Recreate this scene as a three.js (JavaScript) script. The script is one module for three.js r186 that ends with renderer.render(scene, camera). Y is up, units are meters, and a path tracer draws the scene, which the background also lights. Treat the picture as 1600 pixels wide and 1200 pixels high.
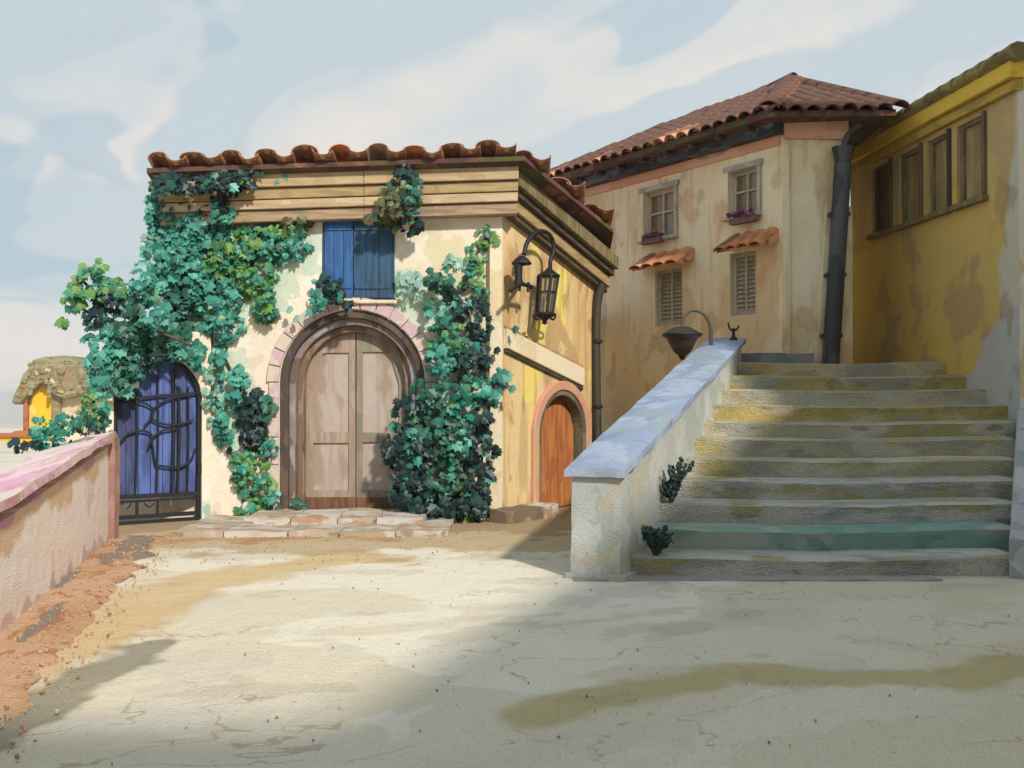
import * as THREE from 'three';
import { mergeGeometries } from 'three/addons/utils/BufferGeometryUtils.js';
import { RoundedBoxGeometry } from 'three/addons/geometries/RoundedBoxGeometry.js';

// ------------------------------------------------------------------ camera, sky, sun, exposure
const scene = new THREE.Scene();
const camera = new THREE.PerspectiveCamera(41.11, 4 / 3, 0.1, 6000);
camera.position.set(0, 1.65, 0);
camera.lookAt(0, 1.65 + 20 / 1600, -1);
const renderer = new THREE.WebGLRenderer({ antialias: true });
renderer.toneMapping = THREE.LinearToneMapping;
renderer.toneMappingExposure = 1.16;
renderer.shadowMap.enabled = true;

const SUN_DIR = new THREE.Vector3(0.37, 0.60, 0.72).normalize();
const sun = new THREE.DirectionalLight(new THREE.Color(1.0, 0.93, 0.81), 3.3);
sun.position.copy(SUN_DIR).multiplyScalar(60);
sun.target.position.set(0, 0, -10);
sun.position.add(sun.target.position);
sun.castShadow = true;
sun.shadow.radius = 6;
sun.shadow.mapSize.set(4096, 4096);
Object.assign(sun.shadow.camera, { left: -20, right: 20, top: 20, bottom: -20, near: 1, far: 140 });
scene.add(sun, sun.target);

// ------------------------------------------------------------------ random and noise
function rng(seed) { let s = seed | 0; return () => { s = (s + 0x6d2b79f5) | 0; let t = Math.imul(s ^ (s >>> 15), 1 | s); t = (t + Math.imul(t ^ (t >>> 7), 61 | t)) ^ t; return ((t ^ (t >>> 14)) >>> 0) / 4294967296; }; }
const PERM = new Uint8Array(512);
{ const r = rng(77), p = [...Array(256).keys()]; for (let i = 255; i > 0; i--) { const j = Math.floor(r() * (i + 1)); [p[i], p[j]] = [p[j], p[i]]; } for (let i = 0; i < 512; i++) PERM[i] = p[i & 255]; }
const fade = (t) => t * t * t * (t * (t * 6 - 15) + 10);
function grad(h, x, y, z) { h &= 15; const u = h < 8 ? x : y, v = h < 4 ? y : h === 12 || h === 14 ? x : z; return ((h & 1) ? -u : u) + ((h & 2) ? -v : v); }
function noise(x, y, z = 0) {
  const fx = Math.floor(x), fy = Math.floor(y), fz = Math.floor(z), X = fx & 255, Y = fy & 255, Z = fz & 255;
  x -= fx; y -= fy; z -= fz;
  const u = fade(x), v = fade(y), w = fade(z), A = PERM[X] + Y, AA = PERM[A] + Z, AB = PERM[A + 1] + Z, B = PERM[X + 1] + Y, BA = PERM[B] + Z, BB = PERM[B + 1] + Z;
  const L = (a, b, t) => a + (b - a) * t;
  return L(L(L(grad(PERM[AA], x, y, z), grad(PERM[BA], x - 1, y, z), u), L(grad(PERM[AB], x, y - 1, z), grad(PERM[BB], x - 1, y - 1, z), u), v),
    L(L(grad(PERM[AA + 1], x, y, z - 1), grad(PERM[BA + 1], x - 1, y, z - 1), u), L(grad(PERM[AB + 1], x, y - 1, z - 1), grad(PERM[BB + 1], x - 1, y - 1, z - 1), u), v), w);
}
function fbm(x, y, z = 0, o = 4) { let s = 0, a = 0.5; for (let i = 0; i < o; i++) { s += a * noise(x, y, z); x *= 2.03; y *= 2.03; z *= 2.03; a *= 0.5; } return s; }
const clamp = (x, a = 0, b = 1) => Math.min(b, Math.max(a, x));
const sst = (a, b, x) => { const t = clamp((x - a) / (b - a)); return t * t * (3 - 2 * t); };
const mix = (a, b, t) => a + (b - a) * t;
const mix3 = (a, b, t) => [mix(a[0], b[0], t), mix(a[1], b[1], t), mix(a[2], b[2], t)];
const lin = (r, g, b) => [r, g, b].map((c) => { c /= 255; return c <= 0.04045 ? c / 12.92 : Math.pow((c + 0.055) / 1.055, 2.4); });
const toS = (c) => { c = clamp(c); return Math.round(255 * (c <= 0.0031308 ? c * 12.92 : 1.055 * Math.pow(c, 1 / 2.4) - 0.055)); };
// one layer of stain: where n passes thr the tint lies, with a slightly stronger line of pigment along its edge
function wash(c, n, thr, tint, amt, soft = 0.03, rim = 0.14) {
  const t = n - thr, a = sst(-soft, soft, t) * amt;
  if (a <= 0.001) return c;
  const e = 1 - rim * amt * Math.max(0, 1 - Math.abs(t - soft * 0.6) / (soft * 0.9));
  return [mix(c[0], tint[0], a) * e, mix(c[1], tint[1], a) * e, mix(c[2], tint[2], a) * e];
}

// ------------------------------------------------------------------ sky (air and thin washes of cloud)
{
  const W = 3072, H = 1536, data = new Float32Array(W * H * 4);
  const cream = lin(216, 212, 207), pale = lin(198, 204, 207), blue = lin(181, 196, 205), deep = lin(163, 186, 201);
  for (let j = 0; j < H; j++) {
    const el = ((j + 0.5) / H - 0.5) * Math.PI, ce = Math.cos(el), y = Math.sin(el);
    for (let i = 0; i < W; i++) {
      const o = (j * W + i) * 4; let c = cream;
      if (j >= H / 2 - 8) {
        const az = ((i + 0.5) / W - 0.5) * 2 * Math.PI, x = Math.cos(az) * ce, z = Math.sin(az) * ce;
        const yy = y * 1.7 - x * 0.22;                                   // streaks lie nearly level, a little tilted
        const w1 = fbm(x * 2.4 + 4, yy * 3, z * 2.4, 4), n1 = fbm(x * 1.8 + w1 * 1.1, yy * 2.2 + w1 * 0.8, z * 1.8 + 9, 4);
        c = wash(c, n1 + y * 0.9, 0.07, pale, 0.95, 0.12, 0.0);
        const n2 = fbm(x * 2.3 + 7 + w1 * 1.3, yy * 3.6 + w1, z * 2.3 + 2, 4);
        c = wash(c, n2 + y * 0.8, 0.18, blue, 0.75, 0.06, 0.03);
        const n3 = fbm(x * 2.9 + 31 + w1 * 1.6, yy * 6.5 + w1 * 1.4, z * 2.9 + 5, 4);
        c = wash(c, n3 + y * 0.5, 0.22, deep, 0.55, 0.045, 0.05);
        const n4 = fbm(x * 2.8 + 50 + w1, yy * 3.6, z * 2.8 + 15, 3);
        c = wash(c, n4 - y * 0.4, 0.12, cream, 0.22, 0.07, 0.0);
        const g = 1 + 0.015 * noise(x * 90, y * 90, z * 90); c = [c[0] * g, c[1] * g, c[2] * g];
      }
      data[o] = c[0]; data[o + 1] = c[1]; data[o + 2] = c[2]; data[o + 3] = 1;
    }
  }
  const t = new THREE.DataTexture(data, W, H, THREE.RGBAFormat, THREE.FloatType);
  t.mapping = THREE.EquirectangularReflectionMapping; t.magFilter = t.minFilter = THREE.LinearFilter; t.needsUpdate = true;
  scene.background = t; scene.environment = t;
}

// ------------------------------------------------------------------ helpers: photograph's pixels to places, things, parts
const F = 1600, EYE = 1.65, HY = 620;
const P = (px, py, d) => new THREE.Vector3((px - 800) / F * d, EYE + (HY - py) / F * d, -d);
const V = (x, y, z) => new THREE.Vector3(x, y, z);
const counts = {}, bases = new WeakMap();
function numbered(n) { const k = counts[n] = (counts[n] ?? -1) + 1; return k ? n + '_' + String(k).padStart(3, '0') : n; }
function thing(name, label, category, at = V(0, 0, 0), group) {
  const o = new THREE.Group(); o.name = numbered(name); o.position.copy(at); o.userData = { label, category };
  if (group) o.userData.group = group;
  bases.set(o, at.clone()); scene.add(o); return o;
}
const shadow = (m) => { m.castShadow = m.receiveShadow = true; return m; };
// geometry is given in world metres; the part is hung under its thing (or under a part of it)
function part(parent, name, geo, mat, kind) {
  if (Array.isArray(geo)) geo = merge(geo);
  const b = bases.get(parent); geo.translate(-b.x, -b.y, -b.z);
  const m = shadow(new THREE.Mesh(geo, mat)); m.name = name; bases.set(m, b); if (kind) m.userData.kind = kind; parent.add(m); return m;
}
// a piece that shares its geometry: placed by matrix
function piece(parent, name, geo, mat, matrix, kind) {
  const m = shadow(new THREE.Mesh(geo, mat)); m.name = name;
  matrix.decompose(m.position, m.quaternion, m.scale); m.position.sub(bases.get(parent)); bases.set(m, bases.get(parent).clone().add(m.position));
  if (kind) m.userData.kind = kind; parent.add(m); return m;
}
function setting(name, geo, mat) { const m = shadow(new THREE.Mesh(geo, mat)); m.name = name; m.userData = { kind: 'structure' }; scene.add(m); return m; }
function merge(list) { return mergeGeometries(list.map((g) => { g = g.index ? g.toNonIndexed() : g; for (const k of Object.keys(g.attributes)) if (!['position', 'normal', 'uv'].includes(k)) g.deleteAttribute(k); return g; })); }
// uv in metres by the way each face points
function boxUV(geo) {
  const g = geo.index ? geo.toNonIndexed() : geo, p = g.attributes.position, n = p.count, uv = new Float32Array(n * 2);
  const a = V(), b = V(), c = V();
  for (let i = 0; i < n; i += 3) {
    a.fromBufferAttribute(p, i); b.fromBufferAttribute(p, i + 1).sub(a); c.fromBufferAttribute(p, i + 2).sub(a); b.cross(c);
    const ax = Math.abs(b.x), ay = Math.abs(b.y), az = Math.abs(b.z);
    for (let k = i; k < i + 3; k++) {
      const X = p.getX(k), Y = p.getY(k), Z = p.getZ(k);
      if (az >= ax && az >= ay) { uv[k * 2] = X; uv[k * 2 + 1] = Y; } else if (ax >= ay) { uv[k * 2] = Z; uv[k * 2 + 1] = Y; } else { uv[k * 2] = X; uv[k * 2 + 1] = Z; }
    }
  }
  g.setAttribute('uv', new THREE.BufferAttribute(uv, 2)); return g;
}
// uneven, hand-made surfaces: points of one place move together
function wobble(geo, amp, freq = 3, seed = 0) {
  const p = geo.attributes.position;
  for (let i = 0; i < p.count; i++) {
    const x = p.getX(i), y = p.getY(i), z = p.getZ(i);
    p.setXYZ(i, x + amp * 2 * noise(x * freq + seed, y * freq, z * freq), y + amp * 2 * noise(x * freq, y * freq + seed + 17, z * freq), z + amp * 2 * noise(x * freq, y * freq, z * freq + seed + 31));
  }
  geo.computeVertexNormals(); return geo;
}
const box = (w, h, d, x, y, z) => boxUV(new THREE.BoxGeometry(w, h, d).translate(x, y, z));
const rbox = (w, h, d, x, y, z, r = 0.012) => boxUV(new RoundedBoxGeometry(w, h, d, 1, Math.min(r, w / 2.1, h / 2.1, d / 2.1)).translate(x, y, z));
const worn = (w, h, d, x, y, z, amp = 0.01, seg = 0.15, freq = 3) => {
  const s = (l) => Math.max(1, Math.min(40, Math.round(l / seg)));
  const g = new THREE.BoxGeometry(w, h, d, s(w), s(h), s(d)).translate(x, y, z); wobbleKeep(g, amp, freq); return boxUV(g);
};
function wobbleKeep(geo, amp, freq) { const g = wobble(geo, amp, freq); return g; }
function extrude(points, depth, holes = [], bevel = 0) {
  const s = points.isShape ? points : new THREE.Shape(points.map((q) => new THREE.Vector2(q[0], q[1])));
  for (const h of holes) s.holes.push(h.isPath ? h : new THREE.Path(h.map((q) => new THREE.Vector2(q[0], q[1]))));
  return new THREE.ExtrudeGeometry(s, { depth, bevelEnabled: bevel > 0, bevelThickness: bevel, bevelSize: bevel, bevelOffset: -bevel, bevelSegments: 1, curveSegments: 20 });
}
const tube = (pts, r, seg = 24, rad = 7) => boxUV(new THREE.TubeGeometry(new THREE.CatmullRomCurve3(pts), seg, r, rad, false));
const lathe = (prof, x, y, z, n = 14) => boxUV(new THREE.LatheGeometry(prof.map((q) => new THREE.Vector2(q[0], q[1])), n).translate(x, y, z));
// a standing plane from A to B (left to right as seen from its front): local x along it, y up, z out of it
function frame(ax, az, bx, bz, y = 0) {
  const X = V(bx - ax, 0, bz - az), len = X.length(); X.normalize(); const Y = V(0, 1, 0), Z = X.clone().cross(Y);
  const m = new THREE.Matrix4().makeBasis(X, Y, Z).setPosition(ax, y, az), inv = m.clone().invert();
  return { m, len, n: Z, at: (u, v, w = 0) => V(u, v, w).applyMatrix4(m), put: (g) => g.applyMatrix4(m),
    uv(px, py, off = 0) { const o = V(0, EYE, 0).applyMatrix4(inv), t = P(px, py, 1).applyMatrix4(inv).sub(o), s = (off - o.z) / t.z; return [o.x + t.x * s, o.y + t.y * s]; } };
}
// a wall's panel in its frame: outer face at z = 0, thickness going back
function panel(fr, pts, thick, holes, z = 0, bevel = 0) { return fr.put(boxUV(extrude(pts, thick, holes, bevel).translate(0, 0, z - thick))); }
const rect = (x0, y0, x1, y1) => [[x0, y0], [x1, y0], [x1, y1], [x0, y1]];
function archPts(cx, r, base, spring, n = 20) { const a = [[cx - r, base], [cx + r, base]]; for (let i = 0; i <= n; i++) { const t = Math.PI * i / n; a.push([cx + r * Math.cos(t), spring + r * Math.sin(t)]); } return a; }
function archRing(cx, ro, ri, base, spring, n = 22) {
  const a = [[cx - ro, base], [cx - ri, base]];
  for (let i = n; i >= 0; i--) { const t = Math.PI * i / n; a.push([cx + ri * Math.cos(t), spring + ri * Math.sin(t)]); }
  a.push([cx + ri, base], [cx + ro, base]);
  for (let i = 0; i <= n; i++) { const t = Math.PI * i / n; a.push([cx + ro * Math.cos(t), spring + ro * Math.sin(t)]); }
  return a;
}

// ------------------------------------------------------------------ materials
function paint(W, H, w, h, fn, u0 = 0, v0 = 0) {
  const d = new Uint8Array(W * H * 4);
  for (let j = 0; j < H; j++) for (let i = 0; i < W; i++) {
    const c = fn(u0 + (i + 0.5) / W * w, v0 + (j + 0.5) / H * h), o = (j * W + i) * 4;
    d[o] = toS(c[0]); d[o + 1] = toS(c[1]); d[o + 2] = toS(c[2]); d[o + 3] = 255;
  }
  const t = new THREE.DataTexture(d, W, H); t.colorSpace = THREE.SRGBColorSpace; t.magFilter = THREE.LinearFilter; t.minFilter = THREE.LinearMipmapLinearFilter; t.generateMipmaps = true;
  t.wrapS = t.wrapT = THREE.MirroredRepeatWrapping; t.repeat.set(1 / w, 1 / h); t.offset.set(-u0 / w, -v0 / h); t.needsUpdate = true; return t;
}
function bumpMap(seed, N, size, fn) {
  const d = new Uint8Array(N * N * 4);
  for (let j = 0; j < N; j++) for (let i = 0; i < N; i++) { const v = Math.round(255 * clamp(0.5 + fn(i / N * size, j / N * size, seed))), o = (j * N + i) * 4; d[o] = d[o + 1] = d[o + 2] = v; d[o + 3] = 255; }
  const t = new THREE.DataTexture(d, N, N); t.magFilter = THREE.LinearFilter; t.wrapS = t.wrapT = THREE.MirroredRepeatWrapping; t.repeat.set(1 / size, 1 / size); t.needsUpdate = true; return t;
}
const plasterBump = bumpMap(3, 1024, 3, (u, v, s) => 0.55 * fbm(u * 5, v * 5, s, 6) + 0.22 * noise(u * 55, v * 55, s));
const grainBump = bumpMap(8, 512, 1.2, (u, v, s) => 0.5 * fbm(u * 4, v * 22, s, 5));
const grainTall = bumpMap(9, 512, 1.2, (u, v, s) => 0.5 * fbm(u * 22, v * 4, s, 5));
const grain = (c, u, v, k = 0.05) => { const g = 1 + k * (noise(u * 38, v * 38, 3.3) + 0.8 * noise(u * 110, v * 110, 7.7)); return [c[0] * g, c[1] * g, c[2] * g]; };
// stained plaster or stone: a base and several outlined stains; each stain is [tint, threshold, amount, scale, stretch]
function stained(seed, base, stains, o = {}) {
  const S = o.size ?? 6, N = o.px ?? 768;
  return paint(N, N, S, S, (u, v) => {
    const w = fbm(u * 0.8 + seed, v * 0.8, seed, 3); let c = base, k = seed * 3.1;
    for (const [tint, thr, amt, sc, st] of stains) { k += 7.3; c = wash(c, fbm(u * sc + w * 0.7 + k, v * sc * (st ?? 1) + w * 0.7, k, 5), thr, tint, amt, o.soft ?? 0.035, o.rim ?? 0.12); }
    if (o.streak) c = wash(c, fbm(u * 7 + seed, v * 0.55, seed + 4, 5) + 0.35 * fbm(u * 0.8, v * 0.8, seed + 9, 2), 0.16, o.streak, 0.45, 0.1, 0.03);
    return grain(c, u, v, o.grain ?? 0.05);
  }, o.u0 ?? 0, o.v0 ?? 0);
}
const M = (map, o = {}) => new THREE.MeshStandardMaterial({ map, roughness: 0.9, bumpMap: plasterBump, bumpScale: 0.012, side: THREE.DoubleSide, ...o });
const plain = (c, o = {}) => new THREE.MeshStandardMaterial({ color: new THREE.Color().setRGB(...c), roughness: 0.85, side: THREE.DoubleSide, ...o });
const wood = (seed, base, dark, o = {}) => M(paint(256, 512, 1, 2, (u, v) => {
  if (o.flat) [u, v] = [v, u];
  let c = mix3(base, dark, sst(-0.25, 0.35, fbm(u * 18, v * 1.6, seed, 4)));
  c = wash(c, fbm(u * 3, v * 1.3, seed + 5, 4), 0.12, dark, 0.6); return grain(c, u, v, 0.07);
}), { bumpMap: o.flat ? grainBump : grainTall, bumpScale: 0.006, roughness: 0.75 });
const iron = plain([0.018, 0.020, 0.024], { roughness: 0.55, metalness: 0.3, bumpMap: plasterBump, bumpScale: 0.003 });
const mats = {
  terracotta: M(stained(21, [0.66, 0.31, 0.16], [[[0.42, 0.15, 0.075], 0.08, 0.8, 2.2], [[0.72, 0.38, 0.21], 0.1, 0.7, 3], [[0.10, 0.05, 0.04], 0.2, 0.7, 4]], { px: 512, size: 3 })),
  terracottaLight: M(stained(22, [0.62, 0.25, 0.10], [[[0.42, 0.15, 0.06], 0.08, 0.8, 3], [[0.72, 0.38, 0.2], 0.12, 0.7, 3]], { px: 384, size: 3 })),
  terracottaOld: M(stained(25, [0.46, 0.27, 0.17], [[[0.30, 0.20, 0.13], 0.05, 0.8, 3], [[0.50, 0.46, 0.30], 0.18, 0.8, 5], [[0.62, 0.33, 0.18], 0.1, 0.7, 3]], { px: 384, size: 3 })),
  brownTile: M(stained(23, [0.125, 0.06, 0.04], [[[0.07, 0.04, 0.03], 0.02, 0.9, 1.6], [[0.30, 0.12, 0.06], 0.14, 0.7, 2.4], [[0.10, 0.09, 0.03], 0.12, 0.8, 2], [[0.16, 0.03, 0.07], 0.2, 0.7, 2]], { px: 512, size: 4 })),
  cream: null,
};

// ------------------------------------------------------------------ ground
function segDist(x, y, pts) { let b = 1e9; for (let i = 0; i + 1 < pts.length; i++) { const [ax, ay] = pts[i], [bx, by] = pts[i + 1], dx = bx - ax, dy = by - ay, t = clamp(((x - ax) * dx + (y - ay) * dy) / (dx * dx + dy * dy)); b = Math.min(b, Math.hypot(x - ax - t * dx, y - ay - t * dy)); } return b; }
const WALL_A = [-2.72, 3.5], WALL_B = [-4.53, 11.5];                    // foot of the pink wall, in plan (x, distance)
{
  const base = [0.68, 0.59, 0.445], cream = [0.76, 0.69, 0.56], grey = [0.42, 0.42, 0.40], ochre = [0.60, 0.40, 0.17], brown = [0.29, 0.18, 0.095], rust = [0.44, 0.21, 0.10], olive = [0.21, 0.185, 0.12], gold = [0.40, 0.30, 0.06], violet = [0.36, 0.34, 0.36];
  const tex = paint(1536, 1536, 16, 16, (x, d) => {
    const w = fbm(x * 0.45 + 3, d * 0.45, 1, 4), w2 = fbm(x * 1.6, d * 1.6, 8, 4), s = fbm(x * 0.5 - d * 0.22 + w, d * 0.5 + x * 0.2 + w, 4, 5);
    let c = base;
    c = wash(c, s, 0.02, cream, 0.9, 0.015, 0.05);
    c = wash(c, fbm(x * 0.7 - d * 0.35 + w * 1.5, d * 0.6 + w, 14, 5), 0.13, [0.62, 0.55, 0.45], 0.7, 0.02, 0.05);
    // ochre earth worn through, left of the middle and before the house
    c = wash(c, 0.9 - segDist(x, d, [[-3.1, 6.2], [-2.8, 9.2], [-1.6, 10.6]]) / 0.75 + w2 * 0.9, 0.35, ochre, 0.75, 0.25, 0.05);
    c = wash(c, (d - 10.6) * 0.9 - Math.max(0, x - 1) * 0.8 + w2 * 1.6 - Math.max(0, d - 20), 0.2, [0.46, 0.33, 0.17], 0.8, 0.25, 0.06);
    c = wash(c, (d - 11.9) * 0.9 + w2 * 2.2 - Math.max(0, -x - 6), 0.35, brown, 0.65, 0.15, 0.08);
    c = wash(c, 0.5 - segDist(x, d, [[-4.1, 11.6], [-3.4, 11.9], [-1.5, 12.0]]) + w2 * 0.9, 0.28, rust, 0.6, 0.08, 0.1);
    // duller tone and a little yellow-green on the right
    c = wash(c, (x * 0.35 - (d - 8.2) * 0.22) + w * 1.1, 0.45, [0.60, 0.52, 0.39], 0.5, 0.2, 0.03);
    c = wash(c, 0.34 - segDist(x, d, [[0.1, 5.3], [1.2, 6.1], [2.6, 6.0], [3.2, 6.3]]) + w2 * 0.4, 0.16, gold, 0.6, 0.10, 0.06);
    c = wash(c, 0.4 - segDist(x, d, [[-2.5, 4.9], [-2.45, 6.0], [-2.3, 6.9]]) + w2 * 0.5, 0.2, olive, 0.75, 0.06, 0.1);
    c = wash(c, fbm(x * 1.1 - d * 0.3 + w, d * 1.3, 44, 5), 0.24, brown, 0.18, 0.02, 0.2);
    { const k1 = Math.abs(fbm(x * 0.8 + w, d * 0.8, 71, 5)); if (k1 < 0.006 && fbm(x * 0.5, d * 0.5, 81, 2) > 0.02) c = mix3(c, brown, 0.45); }
    const pebble = noise(x * 23, d * 23, 5); if (pebble > 0.55) c = mix3(c, brown, 0.25);
    return grain(c, x, d, 0.06);
  }, -8, 2);
  const g = new THREE.PlaneGeometry(16, 17, 50, 60).rotateX(-Math.PI / 2).translate(0, 0, -9.5);
  const p = g.attributes.position, uv = g.attributes.uv;
  for (let i = 0; i < p.count; i++) { const x = p.getX(i), z = p.getZ(i); uv.setXY(i, x, -z); p.setY(i, 0.004 + 0.006 * noise(x * 0.9, z * 0.9)); }
  g.computeVertexNormals();
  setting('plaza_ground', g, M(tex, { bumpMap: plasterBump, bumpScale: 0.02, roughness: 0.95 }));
}
// the hilltop and the low country beyond it
{
  const pos = [], idx = [], uv = [], R = 90, A = 120;
  const hgt = (x, z) => {
    const r = Math.hypot(x, z + 10), side = Math.hypot(x * 0.9, z + 16);
    let y = -0.02 - 0.35 * sst(18, 40, side) * (0.5 + noise(x * 0.05, z * 0.05));
    y -= 75 * sst(52, 330, r) ; y += 26 * sst(600, 2600, r) * (0.4 + fbm(x * 0.0011, z * 0.0011, 2, 4)) * sst(500, 1500, r);
    return y;
  };
  for (let i = 0; i <= R; i++) { const r = i === 0 ? 0 : 2 * Math.pow(1.084, i * 1.02) * (i / (i + 4)) + i * 0.6; for (let j = 0; j <= A; j++) { const t = j / A * 2 * Math.PI, x = r * Math.cos(t), z = -10 + r * Math.sin(t); pos.push(x, hgt(x, z), z); uv.push(x, z); } }
  for (let i = 0; i < R; i++) for (let j = 0; j < A; j++) { const a = i * (A + 1) + j, b = a + A + 1; idx.push(a, a + 1, b, b, a + 1, b + 1); }
  const g = new THREE.BufferGeometry(); g.setAttribute('position', new THREE.Float32BufferAttribute(pos, 3)); g.setAttribute('uv', new THREE.Float32BufferAttribute(uv, 2)); g.setIndex(idx); g.computeVertexNormals();
  setting('terrain', g, M(stained(61, [0.72, 0.65, 0.52], [[[0.74, 0.69, 0.58], 0.0, 0.8, 0.12], [[0.62, 0.50, 0.26], 0.14, 0.6, 0.2], [[0.45, 0.45, 0.32], 0.24, 0.4, 0.3]], { size: 60, px: 512 }), { bumpScale: 0.05 }));
}
// brown gravel verge at the foot of the pink wall
{
  const dx = WALL_B[0] - WALL_A[0], dz = WALL_B[1] - WALL_A[1], L = Math.hypot(dx, dz), N = 60, pos = [], uv = [], idx = [];
  for (let i = 0; i <= N; i++) {
    const t = i / N * 1.06, w = 0.62 + 0.22 * noise(i * 0.35, 2) + 0.1 * noise(i * 1.3, 4), x = WALL_A[0] + dx * t, d = WALL_A[1] + dz * t;
    for (let k = 0; k < 4; k++) { const q = k / 3 * w - 0.03; pos.push(x + q * dz / L, 0.026 + (k === 3 ? -0.03 : 0.015 * noise(i * 0.7, k * 3)), -(d - q * dx / L)); uv.push(q, t * L); }
  }
  for (let i = 0; i < N; i++) for (let k = 0; k < 3; k++) { const a = i * 4 + k; idx.push(a, a + 1, a + 4, a + 4, a + 1, a + 5); }
  const g = new THREE.BufferGeometry(); g.setAttribute('position', new THREE.Float32BufferAttribute(pos, 3)); g.setAttribute('uv', new THREE.Float32BufferAttribute(uv, 2)); g.setIndex(idx); g.computeVertexNormals();
  setting('verge', g, M(stained(33, [0.50, 0.29, 0.15], [[[0.56, 0.34, 0.22], 0.02, 0.8, 2, 0.4], [[0.20, 0.17, 0.15], 0.08, 0.85, 2.4, 0.35], [[0.40, 0.16, 0.07], 0.18, 0.8, 5, 0.5]], { size: 4 }), { bumpScale: 0.03 }));
}

// loose gravel on the verge and along the foot of the house
{
  const r = rng(19), N = 1500, im = new THREE.InstancedMesh(new THREE.IcosahedronGeometry(0.5, 0), plain([1, 1, 1]), N), m = new THREE.Matrix4(), c = new THREE.Color(), q = new THREE.Quaternion(), dx = WALL_B[0] - WALL_A[0], dz = WALL_B[1] - WALL_A[1], L = Math.hypot(dx, dz);
  for (let i = 0; i < N; i++) {
    let x, d; const a = r();
    if (a < 0.62) { const t = 0.1 + r() * 0.92, w = 0.02 + 0.75 * r() ** 1.3; x = WALL_A[0] + dx * t + w * dz / L; d = WALL_A[1] + dz * t - w * dx / L; }
    else if (a < 0.8) { x = -4 + r() * 4.2; d = 13.75 - r() ** 2 * 1.9; if (x > -4 && x < -0.7) d -= 1.75 * r() ** 0.3 * 0 + 1.72; }
    else { x = -4 + r() * 8; d = 4.4 + r() * 7; }
    const k = (a < 0.8 ? 0.009 : 0.006) + (a < 0.8 ? 0.02 : 0.014) * r() ** 3; q.setFromEuler(new THREE.Euler(r() * 6, r() * 6, r() * 6));
    m.compose(V(x, 0.012 + (a < 0.62 ? 0.016 : 0), -d), q, V(k * 1.3, k * 0.8, k)); im.setMatrixAt(i, m);
    const b = [[0.42, 0.24, 0.13], [0.46, 0.30, 0.18], [0.28, 0.18, 0.12], [0.50, 0.38, 0.26]][Math.floor(r() * 4)]; im.setColorAt(i, c.setRGB(...b));
  }
  im.name = 'gravel'; im.userData = { kind: 'stuff', label: 'loose brown and cream gravel scattered along the pink wall and plaza', category: 'gravel' }; shadow(im); scene.add(im);
}

// ------------------------------------------------------------------ the ivy-covered house
const HD = 13.8;                                                        // distance of its front
const HL = -4.74, HR = -0.13, TOPF = 4.72;
const SLOPE = 0.35, eaveFrontD = 13.42, TILT = 0.032;
const roofY = (x, d) => TOPF + TILT * (x - HR) - SLOPE * (d - eaveFrontD);
const front = frame(HL, -HD, HR, -HD);
const sideF = frame(HR, -HD, 1.28, -15.8);
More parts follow.
